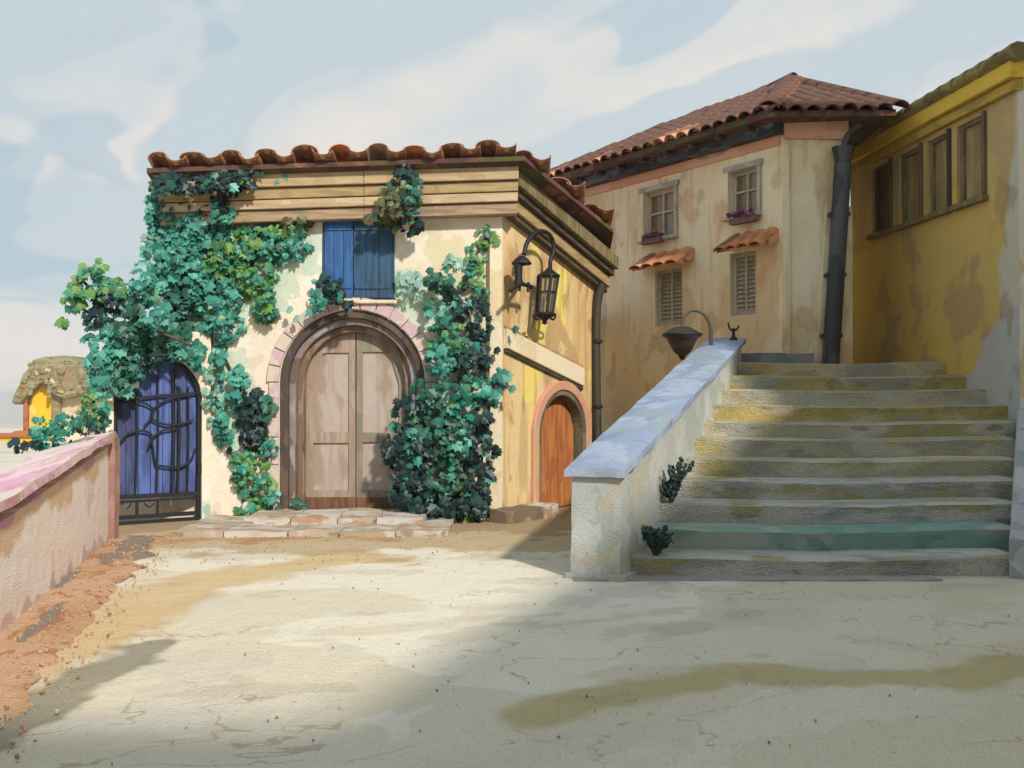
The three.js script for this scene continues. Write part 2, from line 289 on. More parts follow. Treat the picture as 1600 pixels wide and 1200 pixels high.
// ivy is listed here because the walls carry its stains: px, py, rx, ry, tone
const IVY = {
  upper: [[262, 288, 26, 22, 'D'], [300, 318, 56, 34, 'D'], [262, 330, 30, 44, 'M'], [310, 372, 60, 44, 'T'], [250, 420, 22, 50, 'T'], [300, 430, 50, 44, 'T'], [290, 300, 48, 30, 'D'], [350, 285, 40, 22, 'D'], [385, 278, 26, 14, 'D'], [250, 330, 26, 50, 'T'], [262, 300, 24, 26, 'M'], [300, 345, 60, 40, 'T'], [280, 400, 60, 50, 'T'], [340, 400, 50, 50, 'G'], [390, 380, 50, 35, 'G'], [440, 362, 40, 16, 'G'], [430, 385, 55, 28, 'T'], [460, 350, 30, 10, 'O'], [395, 430, 38, 32, 'G'], [410, 468, 22, 30, 'G'], [418, 492, 16, 14, 'M'], [330, 460, 50, 40, 'T'], [285, 470, 40, 36, 'M'], [345, 510, 40, 26, 'T'], [240, 380, 18, 60, 'P'], [245, 470, 34, 40, 'P'], [275, 520, 45, 22, 'M']],
  eave: [[632, 268, 14, 12, 'D'], [636, 300, 26, 36, 'M'], [640, 345, 22, 18, 'D'], [612, 320, 22, 34, 'O'], [590, 345, 26, 14, 'O']],
  sill: [[515, 446, 20, 18, 'D'], [527, 464, 18, 16, 'D'], [500, 474, 14, 12, 'T'], [540, 476, 12, 8, 'D'], [493, 452, 8, 12, 'T']],
  middle: [[330, 600, 14, 60, 'P'], [352, 640, 14, 50, 'P'], [340, 570, 20, 30, 'T'], [370, 610, 24, 36, 'T'], [390, 640, 26, 34, 'D'], [412, 640, 20, 22, 'M'], [400, 682, 26, 20, 'D'], [350, 660, 16, 40, 'T'], [385, 735, 24, 40, 'G'], [410, 760, 22, 44, 'G'], [395, 800, 26, 22, 'G'], [425, 790, 16, 30, 'T'], [460, 800, 24, 20, 'M'], [356, 690, 14, 14, 'T'], [420, 700, 14, 16, 'T']],
  right: [[645, 445, 30, 26, 'P'], [690, 440, 30, 20, 'M'], [725, 470, 32, 34, 'D'], [750, 500, 18, 40, 'D'], [690, 490, 30, 26, 'T'], [712, 530, 32, 30, 'G'], [735, 560, 30, 40, 'D'], [692, 560, 26, 34, 'T'], [680, 620, 40, 40, 'M'], [650, 680, 44, 50, 'M'], [700, 690, 48, 50, 'M'], [722, 630, 30, 30, 'E'], [730, 600, 20, 16, 'G'], [748, 606, 14, 20, 'E'], [760, 650, 16, 30, 'D'], [752, 700, 26, 36, 'D'], [740, 750, 34, 40, 'D'], [690, 750, 46, 40, 'M'], [720, 690, 22, 30, 'T'], [650, 740, 34, 44, 'D'], [660, 800, 40, 24, 'D'], [700, 795, 46, 24, 'D'], [748, 790, 18, 26, 'D'], [615, 700, 18, 26, 'D'], [640, 640, 24, 30, 'D'], [665, 700, 50, 40, 'D'], [735, 790, 30, 30, 'D'], [640, 770, 30, 30, 'D'], [780, 590, 14, 16, 'T'], [768, 616, 14, 14, 'T']],
  thin: [[760, 372, 18, 20, 'G'], [742, 400, 16, 24, 'G'], [735, 430, 22, 22, 'G'], [715, 410, 18, 20, 'P'], [750, 455, 14, 18, 'G']],
};
const front_uv = (px, py) => front.uv(px, py);
{
  const moss = [], pt = (px, py, rx, ry, tone) => { const [u, v] = front.uv(px, py); return [u, v, rx / F * HD, ry / F * HD, tone]; };
  for (const k of ['upper', 'middle', 'right', 'thin']) for (const b of IVY[k]) if ('TPM'.includes(b[4])) moss.push(pt(...b));
  for (const b of [[430, 430, 40, 50, 'C'], [450, 395, 60, 40, 'C'], [330, 440, 80, 80, 'T'], [690, 400, 50, 60, 'Y'], [365, 620, 35, 80, 'C'], [630, 475, 50, 40, 'C'], [720, 600, 40, 120, 'C']]) moss.push(pt(...b));
  mats.cream = M(paint(1024, 1024, 5.2, 5.2, (u, v) => {
    const w = fbm(u * 1.1, v * 1.1, 3, 4); let c = [0.80, 0.705, 0.575];
    c = wash(c, fbm(u * 1.0 + w, v * 1.0 + w, 9, 5), 0.06, [0.82, 0.76, 0.67], 0.9, 0.04, 0.03);
    c = wash(c, fbm(u * 1.3 + w + 20, v * 0.8 + w, 19, 5), 0.19, [0.72, 0.60, 0.44], 0.5, 0.05, 0.04);
    c = wash(c, fbm(u * 2 + w, v * 2.4, 29, 5), 0.28, [0.60, 0.52, 0.44], 0.5, 0.02, 0.1);
    let m = 0, tone = 'T'; for (const b of moss) { const q = 1.25 - Math.hypot((u - b[0]) / b[2], (v - b[1]) / b[3]) ; if (q > m) { m = q; tone = b[4]; } }
    if (m > 0) {
      const n = m + fbm(u * 3.2, v * 3.2, 39, 5) * 1.3;
      if (tone === 'Y') c = wash(c, n, 0.5, [0.62, 0.56, 0.30], 0.6, 0.2, 0.04);
      else { c = wash(c, n, 0.30, [0.40, 0.58, 0.47], 0.55, 0.06, 0.12); c = wash(c, n + 0.3 * fbm(u * 5, v * 5, 49, 4), 0.75, tone === 'C' ? [0.5, 0.62, 0.5] : [0.15, 0.40, 0.34], 0.6, 0.06, 0.15); }
    }
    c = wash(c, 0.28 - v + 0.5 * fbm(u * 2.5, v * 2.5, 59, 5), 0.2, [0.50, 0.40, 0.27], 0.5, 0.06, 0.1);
    return grain(c, u, v, 0.04);
  }));
}
mats.gold = M(stained(41, [0.66, 0.44, 0.20], [[[0.74, 0.56, 0.30], 0.02, 0.85, 1.2, 0.35], [[0.46, 0.29, 0.13], 0.10, 0.75, 1.6, 0.3], [[0.82, 0.66, 0.16], 0.2, 0.85, 1.6, 0.5], [[0.33, 0.2, 0.09], 0.24, 0.6, 3, 0.4]], { size: 4, soft: 0.07, rim: 0.05, streak: [0.40, 0.26, 0.12], grain: 0.08 }));
mats.whiteLime = M(stained(43, [0.78, 0.68, 0.50], [[[0.70, 0.56, 0.34], 0.08, 0.7, 2, 0.5]], { size: 3, px: 384 }));
mats.board1 = wood(1, [0.52, 0.385, 0.22], [0.40, 0.28, 0.15], { flat: true });
mats.board2 = wood(2, [0.43, 0.31, 0.15], [0.30, 0.20, 0.09], { flat: true });
mats.board3 = wood(3, [0.58, 0.44, 0.28], [0.44, 0.31, 0.18], { flat: true });
mats.board4 = wood(4, [0.44, 0.31, 0.19], [0.27, 0.18, 0.11], { flat: true });
mats.darkWood = wood(5, [0.10, 0.08, 0.045], [0.035, 0.03, 0.022], { flat: true });
mats.oliveWood = wood(6, [0.26, 0.20, 0.10], [0.14, 0.11, 0.05]);
mats.blue1 = wood(7, [0.035, 0.135, 0.36], [0.02, 0.075, 0.22]);
mats.blue2 = wood(8, [0.03, 0.10, 0.20], [0.025, 0.055, 0.10]);
mats.gateBlue = wood(9, [0.10, 0.16, 0.44], [0.05, 0.075, 0.22]);
mats.gateBlue2 = wood(10, [0.075, 0.105, 0.26], [0.035, 0.045, 0.11]);
mats.doorTaupe = wood(11, [0.40, 0.305, 0.25], [0.30, 0.21, 0.15]);
mats.doorGrey = wood(12, [0.30, 0.26, 0.20], [0.20, 0.165, 0.12]);
mats.doorBrown = wood(13, [0.20, 0.10, 0.05], [0.10, 0.05, 0.03]);
mats.doorPanel = M(stained(14, [0.45, 0.385, 0.35], [[[0.46, 0.36, 0.32], 0.04, 0.8, 2, 0.5], [[0.28, 0.19, 0.12], 0.14, 0.6, 2.6, 0.35]], { size: 2, px: 384, soft: 0.1, rim: 0.03, streak: [0.33, 0.27, 0.22] }), { bumpMap: grainBump, bumpScale: 0.004 });
mats.jambDark = M(stained(15, [0.075, 0.055, 0.045], [[[0.15, 0.10, 0.07], 0.06, 0.8, 3, 0.4], [[0.11, 0.10, 0.11], 0.14, 0.8, 3, 0.4]], { size: 2, px: 384 }));
mats.jambGrey = M(stained(16, [0.25, 0.20, 0.19], [[[0.34, 0.31, 0.34], 0.06, 0.8, 3, 0.4], [[0.14, 0.085, 0.05], 0.1, 0.8, 3, 0.4]], { size: 2, px: 384 }));
mats.jambBrown = M(stained(17, [0.19, 0.125, 0.085], [[[0.30, 0.22, 0.17], 0.08, 0.8, 3, 0.4], [[0.09, 0.06, 0.045], 0.12, 0.8, 3, 0.4]], { size: 2, px: 384 }));
mats.pinkStone = [18, 19].map((s) => M(stained(s, [0.64, 0.52, 0.45], [[[0.56, 0.38, 0.46], 0.06, 0.8, 2.5], [[0.50, 0.50, 0.42], 0.14, 0.6, 3]], { size: 2, px: 384 })));
mats.rust = wood(20, [0.50, 0.19, 0.055], [0.33, 0.10, 0.035]);
mats.pinkPlaster = M(stained(24, [0.60, 0.30, 0.20], [[[0.56, 0.36, 0.30], 0.04, 0.8, 2.2, 0.5], [[0.62, 0.38, 0.16], 0.14, 0.8, 2.2, 0.5]], { size: 2, px: 384 }));

const door = (() => { const [ul, vb] = front.uv(437, 818), [ur] = front.uv(664, 700); const cx = (ul + ur) / 2, r = (ur - ul) / 2; const [, vt] = front.uv(550, 484); return { cx, r, spring: vt - r }; })();
const house = thing('stone_house', 'cream house with green ivy, tan timber cornice, blue shutters and a big arched door', 'house', V(-2.5, 0, -HD));
{
  const [wl, wt] = front.uv(506, 342), [wr, wb] = front.uv(614, 468);
  const topL = roofY(HL, HD) - 0.1, topR = roofY(HR, HD) - 0.1;
  const pts = [[0, -0.3], [door.cx - door.r, -0.3], ...archPts(door.cx, door.r, 0, door.spring).slice(2).reverse(), [door.cx + door.r, -0.3], [front.len, -0.3], [front.len, topR], [0, topL]];
  part(house, 'front_wall', panel(front, pts, 0.5, [rect(wl, wb, wr, wt)]), mats.cream);
  const dropAt = (u) => roofY(HR, HD + (15.8 - HD) * u / sideF.len) - 0.12;
  // side wall with an arched opening
  const [dl] = sideF.uv(838, 750), [dr] = sideF.uv(912, 750), [, dt] = sideF.uv(878, 610), dcx = (dl + dr) / 2, drad = (dr - dl) / 2, dsp = dt - drad;
  part(house, 'side_wall', panel(sideF, [[0, -0.3], [dcx - drad, -0.3], ...archPts(dcx, drad, 0, dsp).slice(2).reverse(), [dcx + drad, -0.3], [sideF.len, -0.3], [sideF.len, dropAt(sideF.len)], [0, dropAt(0)]], 0.4, []), mats.gold);
  const bk = frame(1.28, -15.8, 1.28, -18.4);
  part(house, 'rear_wall', [panel(bk, [[0, -0.3], [2.6, -0.3], [2.6, roofY(HR, 18.4) - 0.12], [0, roofY(HR, 15.8) - 0.12]], 0.3, []),
    panel(frame(HL, -18.4, HL, -HD - 0.001), [[0, -0.3], [4.6, -0.3], [4.6, roofY(HL, HD) - 0.12], [0, roofY(HL, 18.4) - 0.12]], 0.3, []),
    panel(frame(0.97, -18.4, HL + 0.31, -18.4), rect(0, -0.3, 5.5, 2.8), 0.3, [])], mats.gold);
  // corner pilaster, proud of the front
  part(house, 'corner_pilaster', front.put(boxUV(new THREE.BoxGeometry(0.17, topR - 0.62, 0.03).translate(front.len - 0.085, (topR - 0.62) / 2, 0.0155))), mats.whiteLime);
  part(house, 'corner_line', front.put(boxUV(new THREE.BoxGeometry(0.035, topR - 0.62, 0.022).translate(front.len - 0.195, (topR - 0.62) / 2, 0.0115))), mats.oliveWood);

  // timber cornice: boards one above the other, each set further back
  const boards = [[0.20, 0.30, mats.board1], [0.15, 0.25, mats.board2], [0.13, 0.235, mats.board3], [0.16, 0.19, mats.board4]];
  let y = -0.01; const x0 = HL + 0.06, x1 = HR + 0.16;
  for (const [h, o, m] of boards) {
    const l = x0, r = x1 + o * 0.2, yl = roofY(l, eaveFrontD) + y, yr = roofY(r, eaveFrontD) + y;
    for (let k = 0; k < 2; k++) {                                        // two lengths of board, butted
      const a = k ? mix(l, r, 0.57) + 0.004 : l, b = k ? r : mix(l, r, 0.57), ya = mix(yl, yr, (a - l) / (r - l)), yb = mix(yl, yr, (b - l) / (r - l));
      part(house, 'cornice_board', boxUV(extrude([[a, ya - h + 0.012], [b, yb - h + 0.012], [b, yb], [a, ya]], o, [], 0.008).translate(0, 0, -HD + 0.004)), m);
    }
    y -= h;
  }
  // verge boards down the side, following the roof
  y = -0.02;
  for (const [h, o, m] of [[0.20, 0.30, mats.oliveWood], [0.10, 0.22, mats.darkWood], [0.17, 0.15, mats.board2], [0.08, 0.10, mats.darkWood]]) {
    const ya = roofY(HR, HD - 0.25) + y, L = sideF.len + 0.2, yb = roofY(HR, HD + 2.0 * (L / sideF.len)) + y;
    part(house, 'verge_board', sideF.put(boxUV(extrude([[-0.02, ya - h + 0.01], [L, yb - h + 0.01], [L, yb], [-0.02, ya]], o, [], 0.006).translate(0, 0, 0.003))), m);
    y -= h;
  }
  // roof deck and barrel tiles
  const deck = (x, d) => V(x, roofY(x, d), -d);
  {
    const shape = [[-4.78, 13.36], [0.16, 13.36], [1.52, 15.3], [1.52, 18.6], [-4.78, 18.6]];
    const g = extrude(shape.map((q) => [q[0], -q[1]]).reverse(), 0.06); const p = g.attributes.position;
    for (let i = 0; i < p.count; i++) { const x = p.getX(i), zz = p.getY(i), k = p.getZ(i); p.setXYZ(i, x, roofY(x, -zz) + 0.05 - k, zz); }
    g.computeVertexNormals(); const roof = part(house, 'roof', boxUV(g), mats.brownTile);
    const arc = (r, th, L, a0 = 0, a1 = Math.PI) => {
      const s = [], n = 10; for (let i = 0; i <= n; i++) { const t = mix(a0, a1, i / n); s.push([r * Math.cos(t), r * 0.62 * Math.sin(t)]); } for (let i = n; i >= 0; i--) { const t = mix(a0, a1, i / n); s.push([(r - th) * Math.cos(t), (r - th) * 0.62 * Math.sin(t)]); }
      const g2 = extrude(s, L); const q = g2.attributes.position; for (let i = 0; i < q.count; i++) { const k = 1 - 0.14 * q.getZ(i) / L; q.setX(i, q.getX(i) * k); q.setY(i, q.getY(i) * k + 0.03 * q.getZ(i) / L); } g2.computeVertexNormals(); return boxUV(g2.translate(0, 0, -L));
    };
    const cover = [arc(0.17, 0.016, 0.6), arc(0.195, 0.016, 0.6)], pan = arc(0.15, 0.015, 0.6), r = rng(5), ang = -Math.atan(SLOPE), stuff = [], deckTop = 0.055;
    for (let c = 0; c < 13; c++) {
      const x = -4.62 + c * 0.478, dStart = x > 0.05 ? 13.4 + (x - 0.05) * 1.42 : 13.3;
      for (let k = 0; dStart + k * 0.52 < 18.2; k++) {
        const d = dStart + k * 0.52, jit = (r() - 0.5) * 0.04, up = deckTop + 0.004 * (9 - k);
        const mk = (dx, yy, rz) => new THREE.Matrix4().compose(V(x + dx + jit, roofY(x + dx, d) + yy, -d + (k ? 0.05 : 0.04 * r())), new THREE.Quaternion().setFromEuler(new THREE.Euler(ang, (r() - 0.5) * 0.13, rz + (r() - 0.5) * 0.2, 'XYZ')), V(1 + (r() - 0.5) * 0.2, 1 + (r() - 0.5) * 0.5, 1 + (r() - 0.5) * 0.06));
        const mc = mk(0, up + 0.02, 0), mp = mk(0.239, up + 0.11, Math.PI), g1 = cover[Math.floor(r() * 2)];
        if (k < 2) { piece(roof, 'roof_tile', g1, [mats.terracottaLight, mats.terracotta, mats.terracotta, mats.terracottaOld][Math.floor(r() * 4)], mc); piece(roof, 'roof_tile', pan, mats.terracotta, mp); }
        else stuff.push(g1.clone().applyMatrix4(mc), pan.clone().applyMatrix4(mp));
      }
    }
    part(roof, 'tile_courses', merge(stuff), mats.terracotta, 'stuff');
  }

  // portal: pink stone arch, three stepped orders, two door leaves
  const portal = part(house, 'portal', [panel(front, archRing(door.cx, door.r - 0.002, door.r - 0.11, 0, door.spring), 0.34, [], -0.02, 0.01)], mats.jambDark);
  portal.name = 'door_surround';
  const rings = [[door.r - 0.105, door.r - 0.20, -0.10, mats.jambGrey], [door.r - 0.195, door.r - 0.29, -0.20, mats.jambBrown]];
  for (const [ro, ri, z, m] of rings) part(portal, 'arch_order', panel(front, archRing(door.cx, ro, ri, 0, door.spring), 0.28, [], z, 0.012), m);
  { // voussoirs
    const n = 15, ro = door.r + 0.17, ri = door.r + 0.006;
    for (let i = 0; i < n; i++) {
      const a = Math.PI * (i + 0.03) / n, b = Math.PI * (i + 0.97) / n, s = []; for (let k = 0; k <= 4; k++) { const t = mix(a, b, k / 4); s.push([door.cx + ro * Math.cos(t), door.spring + ro * Math.sin(t)]); } for (let k = 4; k >= 0; k--) { const t = mix(a, b, k / 4); s.push([door.cx + ri * Math.cos(t), door.spring + ri * Math.sin(t)]); }
      part(portal, 'arch_stone', panel(front, s, 0.05 + 0.012 * noise(i * 1.7, 3), [], 0.035 + 0.008 * noise(i * 2.3, 5), 0.008), mats.pinkStone[i % 2]);
    }
    for (const s of [-1, 1]) for (let k = 0; k < 5; k++) { const h = door.spring / 5, a = door.cx + s * (door.r + 0.006), b = door.cx + s * (door.r + 0.14 + 0.02 * (k % 2)); part(portal, 'jamb_stone', panel(front, rect(Math.min(a, b), k * h + 0.004, Math.max(a, b), (k + 1) * h - 0.004), 0.06, [], 0.03 + 0.006 * noise(k * 3.1, s), 0.008), mats.pinkStone[(k + 1) % 2]); }
  }
  const R = door.r - 0.288, dz = -0.32;
  for (const s of [-1, 1]) {
    const X = (q) => door.cx + s * q, topAt = (q) => door.spring + Math.sqrt(Math.max(0, R * R - q * q));
    const outline = [[0.006, 0.01]], n = 12; outline.push([R, 0.01]); for (let i = 0; i <= n; i++) { const q = R * Math.cos(Math.PI / 2 * i / n); outline.push([Math.max(0.006, q), topAt(q)]); }
    const up = [[0.09, 1.16], [R - 0.10, 1.16], [R - 0.10, door.spring - 0.02]]; for (let i = 2; i <= 8; i++) { const q = (R - 0.1) * (1 - i / 8) + 0.09 * i / 8; up.push([q, Math.min(topAt(q) - 0.11, door.spring + 0.42)]); }
    const lo = rect(0.09, 0.36, R - 0.10, 1.02);
    const leaf = part(house, 'door_leaf', panel(front, outline.map((q) => [X(q[0]), q[1]]), 0.06, [up, lo].map((h) => h.map((q) => [X(q[0]), q[1]])), dz, 0.006), s < 0 ? mats.doorTaupe : mats.doorGrey);
    part(leaf, 'door_panel', panel(front, rect(...[X(0.085), X(R - 0.095)].sort((a, b) => a - b).flatMap((q, i) => i ? [q, 1.03] : [q, 0.35])), 0.02, [], dz - 0.024), mats.doorPanel);
    part(leaf, 'door_panel', panel(front, up.map((q) => [X(q[0] < 0.2 ? q[0] - 0.004 : q[0] + 0.004), q[1] + (q[1] > 1.3 ? 0.004 : -0.004)]), 0.02, [], dz - 0.024), mats.doorPanel);
    part(leaf, 'kick_board', panel(front, rect(...[X(0.012), X(R - 0.01)].sort((a, b) => a - b).flatMap((q, i) => i ? [q, 0.27] : [q, 0.012])), 0.02, [], dz + 0.016, 0.004), mats.doorBrown);
  }
  // blue shuttered window
  const win = part(house, 'window_frame', panel(front, rect(wl - 0.02, wb - 0.03, wr + 0.02, wt + 0.05), 0.10, [rect(wl + 0.03, wb + 0.03, wr - 0.03, wt - 0.02)], 0.02, 0.004), mats.blue2);
  win.name = 'window';
  const mid = mix(wl, wr, 0.43);
  for (const [a, b, m, z] of [[wl + 0.012, mid - 0.003, mats.blue1, 0.035], [mid + 0.003, wr - 0.012, mats.blue2, 0.028]]) {
    const sh = part(win, 'shutter', panel(front, rect(a, wb + 0.01, b, wt + 0.01), 0.035, [], z, 0.004), m);
    const nb = 3, w = (b - a) / nb; for (let i = 0; i < nb; i++) part(win, 'shutter_board', panel(front, rect(a + i * w + 0.004, wb + 0.02, a + (i + 1) * w - 0.004, wt), 0.014, [], z + 0.013 + 0.002 * i, 0.003), m);
    for (const yy of [wb + 0.14, wt - 0.16]) part(win, 'shutter_batten', panel(front, rect(a + 0.015, yy, b - 0.015, yy + 0.075), 0.016, [], z + 0.031, 0.004), m);
  }
  part(win, 'window_head', panel(front, rect(wl - 0.06, wt + 0.01, wr + 0.03, wt + 0.075), 0.05, [], 0.062, 0.006), mats.blue1);
  part(win, 'window_sill', panel(front, rect(wl - 0.05, wb - 0.06, wr + 0.06, wb - 0.012), 0.09, [], 0.085, 0.008), mats.whiteLime);

  // side: slanting white band, arched doorway with rust-red door
  const [, b0] = sideF.uv(803, 515), [, b1] = sideF.uv(803, 545), [, b2] = sideF.uv(908, 604), [, b3] = sideF.uv(908, 576), bu = sideF.uv(908, 590)[0];
  part(house, 'string_course', panel(sideF, [[0.03, b1], [bu, b2], [bu, b3], [0.03, b0]], 0.07, [], 0.06, 0.01), mats.whiteLime);
  part(house, 'string_course_shade_line', panel(sideF, [[0.03, b1 - 0.055], [bu, b2 - 0.055], [bu, b2 - 0.006], [0.03, b1 - 0.006]], 0.05, [], 0.035, 0.006), mats.darkWood);  // thin strip in dark colour, carries the shadow line below the white band
  part(house, 'upper_moulding', panel(sideF, [[0.03, b0 + 0.006], [bu, b3 + 0.006], [bu, b3 + 0.05], [0.03, b0 + 0.05]], 0.04, [], 0.03, 0.006), mats.board2);
  part(house, 'arched_doorway', panel(sideF, archRing(dcx, drad + 0.14, drad + 0.003, 0, dsp), 0.08, [], 0.05, 0.012), mats.pinkPlaster);
  const inner = part(house, 'doorway_trim', panel(sideF, archRing(dcx, drad - 0.003, drad - 0.075, 0, dsp), 0.2, [], 0.03, 0.01), M(stained(26, [0.17, 0.16, 0.10], [[[0.09, 0.08, 0.06], 0.06, 0.8, 3, 0.4]], { size: 2, px: 256 })));
  const sd = part(house, 'side_door', panel(sideF, archPts(dcx, drad - 0.07, 0.01, dsp), 0.05, [], -0.16), mats.rust);
  for (let i = 0; i < 5; i++) { const r0 = drad - 0.078, w = 2 * r0 / 5, a = dcx - r0 + i * w + 0.005, b = a + w - 0.01, at = (q) => dsp + Math.sqrt(Math.max(0, r0 * r0 - (q - dcx) ** 2)) - 0.005; part(sd, 'plank', panel(sideF, [[a, 0.02], [b, 0.02], [b, at(b)], [(a + b) / 2, at((a + b) / 2)], [a, at(a)]], 0.02, [], -0.135 + 0.003 * (i % 2), 0.003), mats.rust); }
  part(sd, 'door_ring', sideF.put(boxUV(new THREE.TorusGeometry(0.045, 0.01, 6, 14).translate(dcx - drad + 0.18, 1.0, -0.11))), iron);
  // dark downpipe at the far corner
  const pu = sideF.len - 0.07, top = dropAt(pu) - 0.40;
  const pipe = part(house, 'downpipe', [tube([sideF.at(pu, 0, 0.09), sideF.at(pu, 0.8, 0.09), sideF.at(pu, top - 0.3, 0.09), sideF.at(pu + 0.02, top, 0.16)], 0.062, 20, 9)], plain([0.045, 0.042, 0.028], { roughness: 0.6, bumpMap: plasterBump, bumpScale: 0.006 }));
  for (const yy of [0.5, 1.5, 2.5]) part(pipe, 'pipe_bracket', sideF.put(boxUV(new THREE.CylinderGeometry(0.076, 0.076, 0.05, 12).translate(pu, yy, 0.09))), iron);
}

// doorstep tiers, each of separate stones
mats.stepStone = [27, 28, 29].map((s, i) => M(stained(s, [[0.50, 0.45, 0.40], [0.46, 0.38, 0.28], [0.40, 0.32, 0.22]][i], [[[0.58, 0.54, 0.50], 0.04, 0.8, 1.6, 1.5], [[0.42, 0.22, 0.11], 0.14, 0.8, 2.4, 2], [[0.2, 0.17, 0.14], 0.2, 0.7, 3, 2]], { size: 3, px: 384 })));
{
  const t = thing('doorstep', 'two low worn stone tiers before the big arched door', 'doorstep', V(-2.3, 0, -13.2)); const r = rng(12);
  for (const [x0, x1, d0, d1, h, n] of [[-4.0, -0.75, 12.05, 13.8, 0.065, 5], [-3.35, -1.1, 12.75, 13.82, 0.14, 4]]) {
    let a = x0; for (let i = 0; i < n; i++) { const b = i === n - 1 ? x1 : x0 + (x1 - x0) * (i + 1) / n + (r() - 0.5) * 0.14, dd = d0 + (r() - 0.5) * 0.08; part(t, 'step_stone', worn(b - a - 0.012, h + 0.04, d1 - dd, (a + b) / 2, h / 2 - 0.02, -(dd + d1) / 2, 0.012, 0.12), mats.stepStone[Math.floor(r() * 3)]); a = b; }
  }
}
{
  const t = thing('stone_ledge', 'low brown stone ledge along the foot of the golden wall beside the orange door', 'stone ledge', sideF.at(0.6, 0, 0.3)); const r = rng(14), m = M(stained(30, [0.27, 0.19, 0.11], [[[0.38, 0.28, 0.17], 0.05, 0.8, 2], [[0.14, 0.10, 0.07], 0.1, 0.8, 2.6]], { size: 3, px: 384 }));
  for (let i = 0; i < 3; i++) part(t, 'ledge_stone', sideF.put(worn(0.37, 0.20, 0.34 + r() * 0.06, -0.2 + i * 0.38, 0.07, 0.24, 0.014, 0.09)), i === 2 ? mats.stepStone[1] : m);
}

